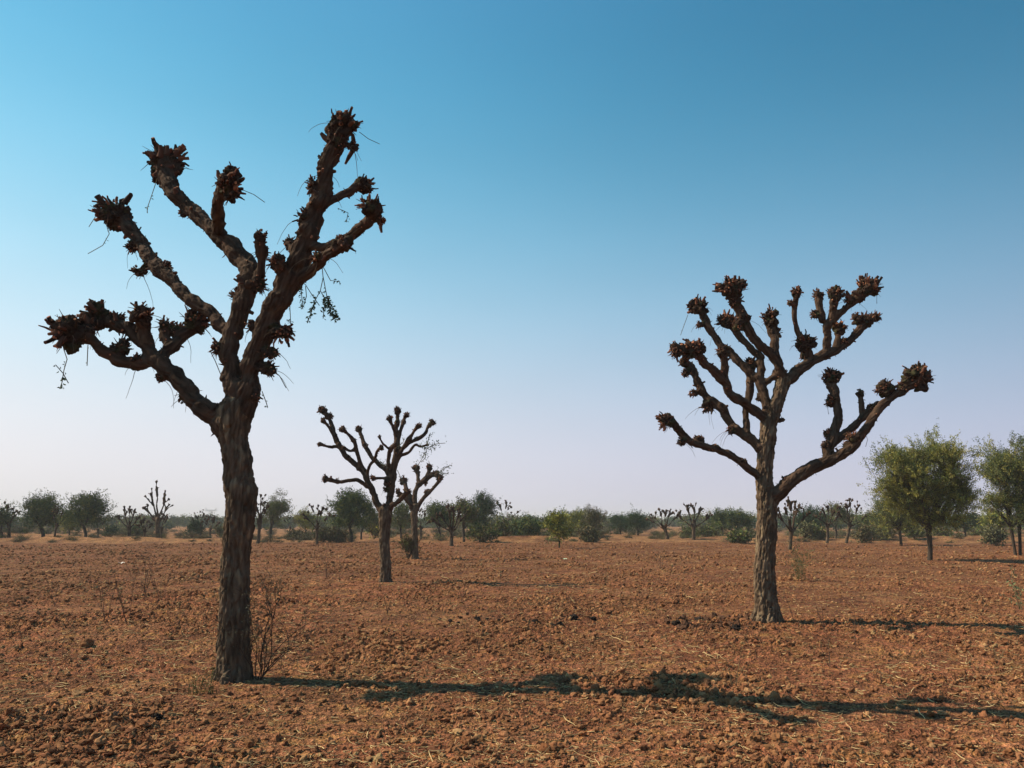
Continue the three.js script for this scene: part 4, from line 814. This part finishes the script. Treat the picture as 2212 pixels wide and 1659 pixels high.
// the wood that closes the view, too far to tell trees apart
{
  const rnd = rng(900), tint = [GREEN, DEEP, [...GREEN, ...DRY]], all = new THREE.Group(); all.name = numbered('distant_wood'); tag(all, 'hazy belt of distant trees along the horizon', 'wood', null, 'stuff'); scene.add(all);
  tint.forEach((cols) => {
    const { leaves } = leafMass(rng(901 + cols.length), [[0, 0.62, 0, 0.5, 0.3, 0.5], [0.2, 0.5, 0.1, 0.5, 0.3, 0.4], [-0.3, 0.45, 0, 0.4, 0.3, 0.4], [0, 0.22, 0, 0.55, 0.22, 0.5]], { sprays: 130, per: 6, leaf: 0.11, cols, sprayLen: 0.2, gap: 0, shell: 0.5, up: 0.4, wide: 0.7 });
    const st = new Bag(); for (let q = 0; q < 3; q++) st.tube([{ x: (q - 1) * 0.05, y: 0, z: 0, r: 0.025 }, { x: (q - 1) * 0.25, y: 0.55, z: 0, r: 0.012 }], 4, [0.07, 0.055, 0.045]);
    const g = mergeGeometries([leaves.geo(), st.geo()]), list = [];
    for (let k = 0; k < 330; k++) { const r = 170 * Math.pow(3.4, rnd()), a = (rnd() * 2 - 1) * 0.8; list.push([r * Math.sin(a), r * Math.cos(a), (1.7 + 2.1 * rnd()) * (0.75 + r / 900)]); }
    const m = new THREE.InstancedMesh(g, M.farLeaf, list.length), o = new THREE.Object3D();
    list.forEach(([x, f, s], i) => { o.position.set(x, -0.1, -f); o.rotation.y = rnd() * 6.28; o.scale.set(s * (1 + 0.5 * rnd()), s, s * (1 + 0.5 * rnd())); o.updateMatrix(); m.setMatrixAt(i, o.matrix); });
    m.name = 'far_trees'; m.castShadow = m.receiveShadow = true; m.userData.kind = 'stuff'; all.add(m);
  });
}
// dry scrub and grass on the untilled margin
{
  const rnd = rng(940), all = new THREE.Group(); all.name = numbered('dry_scrub'); tag(all, 'low dry scrub and grass on the sandy margin behind the field', 'scrub', null, 'stuff'); scene.add(all);
  [DRY, PALE, [...GREEN, ...DRY]].forEach((cols, q) => {
    const { leaves, twigs } = leafMass(rng(941 + q), [[0, 0.3, 0, 0.7, 0.32, 0.6], [0.4, 0.25, 0.1, 0.5, 0.25, 0.4], [-0.4, 0.22, 0, 0.5, 0.24, 0.4]], { sprays: 90, per: 5, leaf: 0.12, cols, sprayLen: 0.35, gap: 0, shell: 0.3, up: 0.9, wide: 0.35, twigs: 0.8, twigR: 0.012 });
    const g = mergeGeometries([leaves.geo(), twigs.geo()]), list = [];
    for (let k = 0; k < 520; k++) { const r = 63 * Math.pow(2.6, Math.pow(rnd(), 1.25)), an = (rnd() * 2 - 1) * 0.72, x = r * Math.sin(an), f = r * Math.cos(an), e = f - edgeF(x); if (e < 0.8 || N3(x * 0.09, f * 0.05, 70 + q * 9) < -0.08) continue; list.push([x, f, (0.28 + 0.75 * rnd() * rnd()) * (0.7 + 0.5 * Math.min(1, e / 25))]); }
    const m = new THREE.InstancedMesh(g, M.farLeaf, list.length), o = new THREE.Object3D();
    list.forEach(([x, f, s], i) => { o.position.set(x, landY(x, f) - 0.03, -f); o.rotation.y = rnd() * 6.28; o.scale.set(s * (1 + rnd()), s, s * (1 + rnd())); o.updateMatrix(); m.setMatrixAt(i, o.matrix); });
    m.name = 'scrub_clumps'; m.castShadow = m.receiveShadow = true; m.userData.kind = 'stuff'; all.add(m);
  });
}
// power pylons far behind
function pylon(px, top, f, wpx, label) {
  const { p, m } = place(px, top, f), rnd = rng(px), H = p.y, w = wpx * m / 2, root = V(p.x, 0, -f), g = thing('power_pylon', root, label, 'pylon', 'power pylons on the horizon');
  const steel = [0.42, 0.44, 0.46], bar = (b, a, c, r) => b.tube([{ x: a[0], y: a[1], z: a[2], r }, { x: c[0], y: c[1], z: c[2], r }], 4, steel);
  const tw = new Bag(), q = 0.55; const lv = [[0, 1], [0.35, 0.62], [0.68, 0.4], [1, 0.34]];
  for (let k = 0; k < 3; k++) { const [y0, s0] = lv[k], [y1, s1] = lv[k + 1]; for (const sx of [-1, 1]) for (const sz of [-1, 1]) { bar(tw, [sx * s0 * w * q, y0 * H * 0.84, sz * s0 * w * q], [sx * s1 * w * q, y1 * H * 0.84, sz * s1 * w * q], 0.22); bar(tw, [sx * s0 * w * q, y0 * H * 0.84, sz * s0 * w * q], [-sx * s1 * w * q, y1 * H * 0.84, sz * s1 * w * q], 0.13); } }
  part('lattice_tower', tw.geo(), M.twig, g, 'stuff');
  const arm = new Bag(); bar(arm, [-w, H * 0.86, 0], [w, H * 0.86, 0], 0.3); bar(arm, [-w * 0.8, H * 0.80, 0], [w * 0.8, H * 0.80, 0], 0.25); part('cross_arm', arm.geo(), M.twig, g, 'stuff');
  for (const s of [-1, 1]) { const h = new Bag(); bar(h, [s * w * 0.5, H * 0.82, 0], [s * w * 0.8, H, 0], 0.3); part('earth_wire_peak', h.geo(), M.twig, g); }
}
pylon(456, 1097, 900, 30, 'faint lattice power pylon on the horizon left of the thick foreground trunk');
pylon(1137, 1102, 1000, 14, 'faint lattice power pylon on the horizon near the picture centre');
// ---------- plants and small things on the field ----------
// leafless shrub of many fine forking stems
function twigShrub(o) {
  const f = o.f || groundAt(...o.base).f, { p: foot, m } = place(o.base[0], o.base[1], f), rnd = rng(o.seed), root = V(foot.x, landY(foot.x, f), -f), g = thing(o.name, root, o.label, o.category, o.group), H = o.h * m, W = o.w * m;
  const lf = new Bag();
  for (let k = 0; k < o.stems; k++) {
    const b = new Bag();
    const grow = (p, d, len, r, lev) => {
      const pts = [], n = 5; let q = p.clone(), v = d.clone();
      for (let s = 0; s <= n; s++) {
        pts.push({ x: q.x, y: q.y, z: q.z, r: r * (1 - 0.55 * s / n) });
        if (lev < o.levels && s > 0 && s < n + 1 && rnd() < (o.fork || 0.6)) { const u = v.clone().addScaledVector(randDir(rnd), 0.8).add(V(0, o.rise || 0, 0)).normalize(); grow(q.clone(), u, len * (0.35 + 0.3 * rnd()), r * 0.5, lev + 1); }
        if (o.leaf && lev > 0 && rnd() < o.leafy) { const dv = randDir(rnd), sd = V().crossVectors(dv, randDir(rnd)).normalize(); lf.leafAt(q, dv, sd, o.leaf * (0.6 + 0.8 * rnd()), o.leaf * 0.5, vary(o.leafCol || [0.09, 0.10, 0.05], rnd, 0.6)); }
        q = q.clone().addScaledVector(v, len / n); v.addScaledVector(randDir(rnd), o.wave || 0.22).normalize();
      }
      b.tube(pts, lev ? 4 : 5, vary(o.col, rnd, 0.3));
    };
    const a = o.stems > 1 ? (k / (o.stems - 1) * 2 - 1) : (rnd() - 0.5) * 0.5;
    const d = V((o.lean || 0) + a * W / H * 0.6 + (rnd() - 0.5) * 0.2, 1, (rnd() - 0.5) * 0.5).normalize();
    grow(V((rnd() - 0.5) * 0.04 * o.stems * 0.4, -0.04, (rnd() - 0.5) * 0.04), d, H * (0.7 + 0.35 * rnd()), o.r, 0);
    part('stem', b.geo(), M.twig, g);
  }
  if (lf.n) part('leaves', lf.geo(), M.leaf, g, 'stuff');
  return g;
}
twigShrub({ seed: 31, name: 'bare_shrub', category: 'shrub', base: [548, 1456], f: 8.35, h: 165, w: 110, lean: 0.22, wave: 0.34, stems: 8, levels: 3, fork: 0.78, r: 0.0068, col: [0.055, 0.036, 0.027], leaf: 0.016, leafy: 0.35, leafCol: [0.11, 0.115, 0.07], label: 'leafless thorny shrub growing against the foot of the thick foreground trunk' });
twigShrub({ seed: 32, name: 'grass_tuft', category: 'plant', base: [434, 1497], h: 48, w: 44, stems: 16, levels: 1, fork: 0.35, r: 0.0035, col: [0.11, 0.105, 0.04], leaf: 0.02, leafy: 0.6, leafCol: [0.10, 0.11, 0.035], label: 'small green tuft on the soil left of the thick trunk foot' });
twigShrub({ seed: 33, name: 'grass_tuft', category: 'plant', base: [1728, 1256], h: 72, w: 34, stems: 18, levels: 2, fork: 0.35, r: 0.006, col: [0.14, 0.115, 0.05], leaf: 0.05, leafy: 0.6, leafCol: [0.07, 0.10, 0.035], label: 'wispy green plant growing behind the right foreground trunk' });
twigShrub({ seed: 34, name: 'grass_tuft', category: 'plant', base: [2206, 1318], h: 80, w: 20, stems: 5, levels: 1, fork: 0.5, r: 0.006, col: [0.13, 0.11, 0.06], leaf: 0.07, leafy: 0.9, leafCol: [0.13, 0.15, 0.07], label: 'young broad leaved plant at the right picture edge' });
// dry stalks: [foot x, y, height, lean, stems, label]
[
  [278, 1352, 130, -0.22, 3, 'tall dark dry weed standing left of the thick foreground trunk'],
  [228, 1345, 100, -0.15, 3, 'reddish dry weed left of the tall dark weed'],
  [345, 1298, 90, -0.12, 2, 'thin dry stalk nearest the thick trunk on its left'],
  [313, 1292, 96, 0.02, 4, 'pale bushy dry grass between the tall dark weed and the thick trunk'],
  [116, 1310, 60, -0.05, 2, 'short dry stalk at far left of the field'],
  [720, 1298, 56, -0.12, 1, 'dry stalk left of the slender pollard foot'],
  [837, 1330, 50, 0.02, 2, 'dry stalk in front of the slender pollard foot'],
  [1033, 1412, 70, 0.06, 2, 'bent straw stalk above the long branch shadow, centre'],
  [1185, 1420, 74, 0.0, 1, 'upright thin stalk right of the bent straw stalk'],
  [1718, 1346, 64, -0.3, 1, 'thin slanting stalk right beside the right foreground trunk'],
  [1782, 1364, 80, -0.25, 2, 'curved slanting stalk right of the right foreground trunk'],
  [1588, 1484, 96, -0.02, 2, 'forked thin stalk rising from the long branch shadow'],
  [1794, 1444, 72, -0.2, 2, 'pair of thin stalks in the right of the near field'],
  [1846, 1392, 66, 0.02, 1, 'upright stalk between the pair of stalks and the right tree shadow'],
  [1308, 1262, 52, 0, 2, 'faint dry stalk in the middle of the field'],
  [1000, 1290, 40, 0.1, 3, 'low dry grass right of the slender pollard'],
  [706, 1252, 60, 0.05, 4, 'dry grass left of the slender pollard, farther off'],
  [600, 1290, 60, 0, 3, 'dry grass right of the thick trunk'],
  [1428, 1230, 34, 0, 5, 'small wispy green weed in the far middle field'],
  [1905, 1480, 44, -0.1, 3, 'low twiggy dry weed at the right of the near field'],
  [2160, 1430, 40, 0.2, 4, 'low fallen brushwood near the right edge'],
].forEach(([x, y, h, lean, stems, label], i) => twigShrub({ seed: 1300 + i, name: 'dry_weed', category: 'weed', base: [x, y], h, w: 10 + stems * 4, lean, stems, levels: stems > 2 ? 2 : 1, fork: stems > 1 ? 0.35 : 0.12, wave: 0.12, r: 0.0042 + groundAt(x, y).f * 0.00012, col: i % 3 === 1 ? [0.12, 0.07, 0.05] : i % 3 ? [0.16, 0.11, 0.06] : [0.085, 0.055, 0.04], group: 'dry weeds standing on the ploughed field', label }));
// dung lumps and soil clods one can pick out: [x, y, half width px, material, label]
function lump(name, category, x, y, rpx, geo, material, label, group, sink = 0.15) {
  const q = groundAt(x, y), { m } = place(x, y, q.f), r = rpx * m, rnd = rng(Math.round(x * 7 + y)), o = new THREE.Mesh(geo, material);
  o.name = numbered(name); o.position.set(q.x, landY(q.x, q.f) + r * (0.5 - sink) + 0.01, -q.f); o.rotation.set((rnd() - 0.5) * 0.6, rnd() * 6.28, (rnd() - 0.5) * 0.6); o.scale.set(r * (0.9 + 0.3 * rnd()), r * (0.8 + 0.4 * rnd()), r);
  o.castShadow = o.receiveShadow = true; scene.add(o); return tag(o, label, category, group);
}
const lumpGeos = [clodGeo(21, 0.8, 2), clodGeo(22, 0.65, 2), clodGeo(23, 0.9, 2)], slabGeos = [clodGeo(31, 0.42, 2), clodGeo(33, 0.5, 2), clodGeo(36, 0.38, 2)];
[[1240, 1341, 9], [1210, 1352, 8], [1196, 1355, 6], [1282, 1343, 7], [1155, 1345, 6], [1152, 1350, 5], [1165, 1351, 4], [1030, 1340, 6], [1036, 1345, 5], [995, 1338, 4], [1052, 1340, 4], [973, 1345, 5], [1063, 1349, 5], [990, 1348, 4], [1078, 1343, 4], [1086, 1338, 4], [950, 1341, 4], [1010, 1330, 4], [1090, 1331, 3], [1106, 1344, 4]]
  .forEach(([x, y, r], i) => lump('dung_lump', 'dung', x, y, r, lumpGeos[i % 3], M.dung, 'black dung lump in the scattered row above the long branch shadow', 'black dung lumps in the middle of the field'));
[[46, 1562, 13, 'black burnt lump at the far lower left'], [250, 1550, 12, 'dark ribbed dung lump at the lower left, right of the black burnt one'], [340, 1556, 11, 'dark lump with a pale chip above it, lower left'], [1590, 1366, 12, 'dark lump left of the right foreground trunk foot'], [1512, 1346, 9, 'dark lump in the dark crumbs left of the right foreground trunk'], [1462, 1355, 9, 'dark lump at the left end of the dark crumbs']]
  .forEach(([x, y, r, label], i) => lump('dark_lump', 'lump', x, y, r, lumpGeos[i % 3], M.dung, label, 'dark lumps on the soil'));
const clodMat = [[0.20, 0.092, 0.040], [0.26, 0.145, 0.070], [0.17, 0.070, 0.030]].map((c) => mat({ color: new THREE.Color().setRGB(...c), roughness: 1 }));
[
  [168, 1504, 16, 1, 'pale flat soil slab at the lower left'], [136, 1394, 13, 1, 'flat tilted clod at the left, in front of the reddish weed'], [188, 1400, 18, 0, 'ridged soil clod left of the green tuft'], [186, 1494, 12, 1, 'smaller slab behind the pale flat slab'], [310, 1528, 10, 0, 'round clod at the lower left'], [228, 1500, 10, 0, 'brown clod right of the pale slab'], [348, 1541, 9, 1, 'pale chip leaning above a dark lump'],
  [460, 1582, 13, 0, 'clod below the thick trunk foot'], [540, 1618, 15, 0, 'clod at the bottom, below the thick trunk'], [1008, 1610, 16, 2, 'reddish clod at the bottom centre'], [1180, 1625, 18, 2, 'crumbling clod at the bottom, right of centre'], [1630, 1606, 17, 0, 'long broken clod, left one of two at the lower right'], [1680, 1604, 16, 0, 'long broken clod, right one of two at the lower right'], [1866, 1612, 12, 1, 'pale flat clod at the lower right'], [2036, 1550, 14, 1, 'pale clod beneath the end of the long branch shadow'], [2010, 1552, 11, 2, 'reddish clod beside the pale clod at right'], [2184, 1640, 20, 2, 'dark clod in the lower right corner'],
  [990, 1540, 11, 1, 'clod just below the long branch shadow, centre'], [860, 1400, 8, 1, 'small clod in front of the slender pollard'], [600, 1390, 8, 0, 'small clod right of the leafless shrub'], [1548, 1476, 10, 1, 'clod left of the forked thin stalk'], [1778, 1420, 9, 1, 'pale clod left of the pair of thin stalks'], [880, 1450, 9, 1, 'small clod above the thick trunk shadow'], [80, 1420, 10, 0, 'clod near the left picture edge'], [300, 1440, 9, 1, 'clod between the left edge and the green tuft'],
].forEach(([x, y, r, t, label], i) => lump('soil_clod', 'clod', x, y, r * 0.8, (t === 1 ? slabGeos : lumpGeos)[i % 3], clodMat[t], label, 'single clods on the near soil', 0.25));
// dark crumbs by the right foreground trunk
{
  const rnd = rng(61), list = []; for (let k = 0; k < 170; k++) { const q = groundAt(1440 + 200 * rnd(), 1332 + 34 * Math.pow(rnd(), 0.8)); list.push([q.x, q.f]); }
  const m = new THREE.InstancedMesh(clodGeo(51, 0.7, 1), mat({ color: new THREE.Color().setRGB(0.085, 0.044, 0.027), roughness: 1 }), list.length), o = new THREE.Object3D();
  list.forEach(([x, z], i) => { const s = 0.012 + 0.045 * Math.pow(rnd(), 3); o.position.set(x, landY(x, z) + relief(x, z) + s * 0.3, -z); o.rotation.set(rnd(), rnd() * 6, rnd()); o.scale.setScalar(s); o.updateMatrix(); m.setMatrixAt(i, o.matrix); });
  m.name = numbered('dark_crumbs'); m.castShadow = m.receiveShadow = true; tag(m, 'scatter of dark dung crumbs left of the right foreground trunk', 'crumbs', null, 'stuff'); scene.add(m);
}
// litter
function scrap(x, y, wpx, col, label) {
  const q = groundAt(x, y), { m } = place(x, y, q.f), b = new Bag(), rnd = rng(x), w = wpx * m, n = 5;
  for (let j = 0; j <= n; j++) for (let i = 0; i <= n; i++) b.vert((i / n - 0.5) * w + (rnd() - 0.5) * w * 0.1, 0.02 + rnd() * w * 0.28, (j / n - 0.5) * w * 0.7, col);
  for (let j = 0; j < n; j++) for (let i = 0; i < n; i++) { const k = j * (n + 1) + i; b.quad(k, k + 1, k + n + 2, k + n + 1); }
  const o = new THREE.Mesh(b.geo(), mat({ vertexColors: true, roughness: 0.5, side: THREE.DoubleSide })); o.name = numbered('plastic_scrap'); o.position.set(q.x, landY(q.x, q.f) + 0.02, -q.f); o.castShadow = o.receiveShadow = true; scene.add(o); tag(o, label, 'litter');
}
scrap(263, 1219, 13, [0.72, 0.68, 0.62], 'crumpled white plastic scrap on the soil left of the thick trunk');
scrap(1221, 1211, 7, [0.55, 0.70, 0.50], 'pale greenish plastic scrap in the far middle field');
renderer.render(scene, camera);
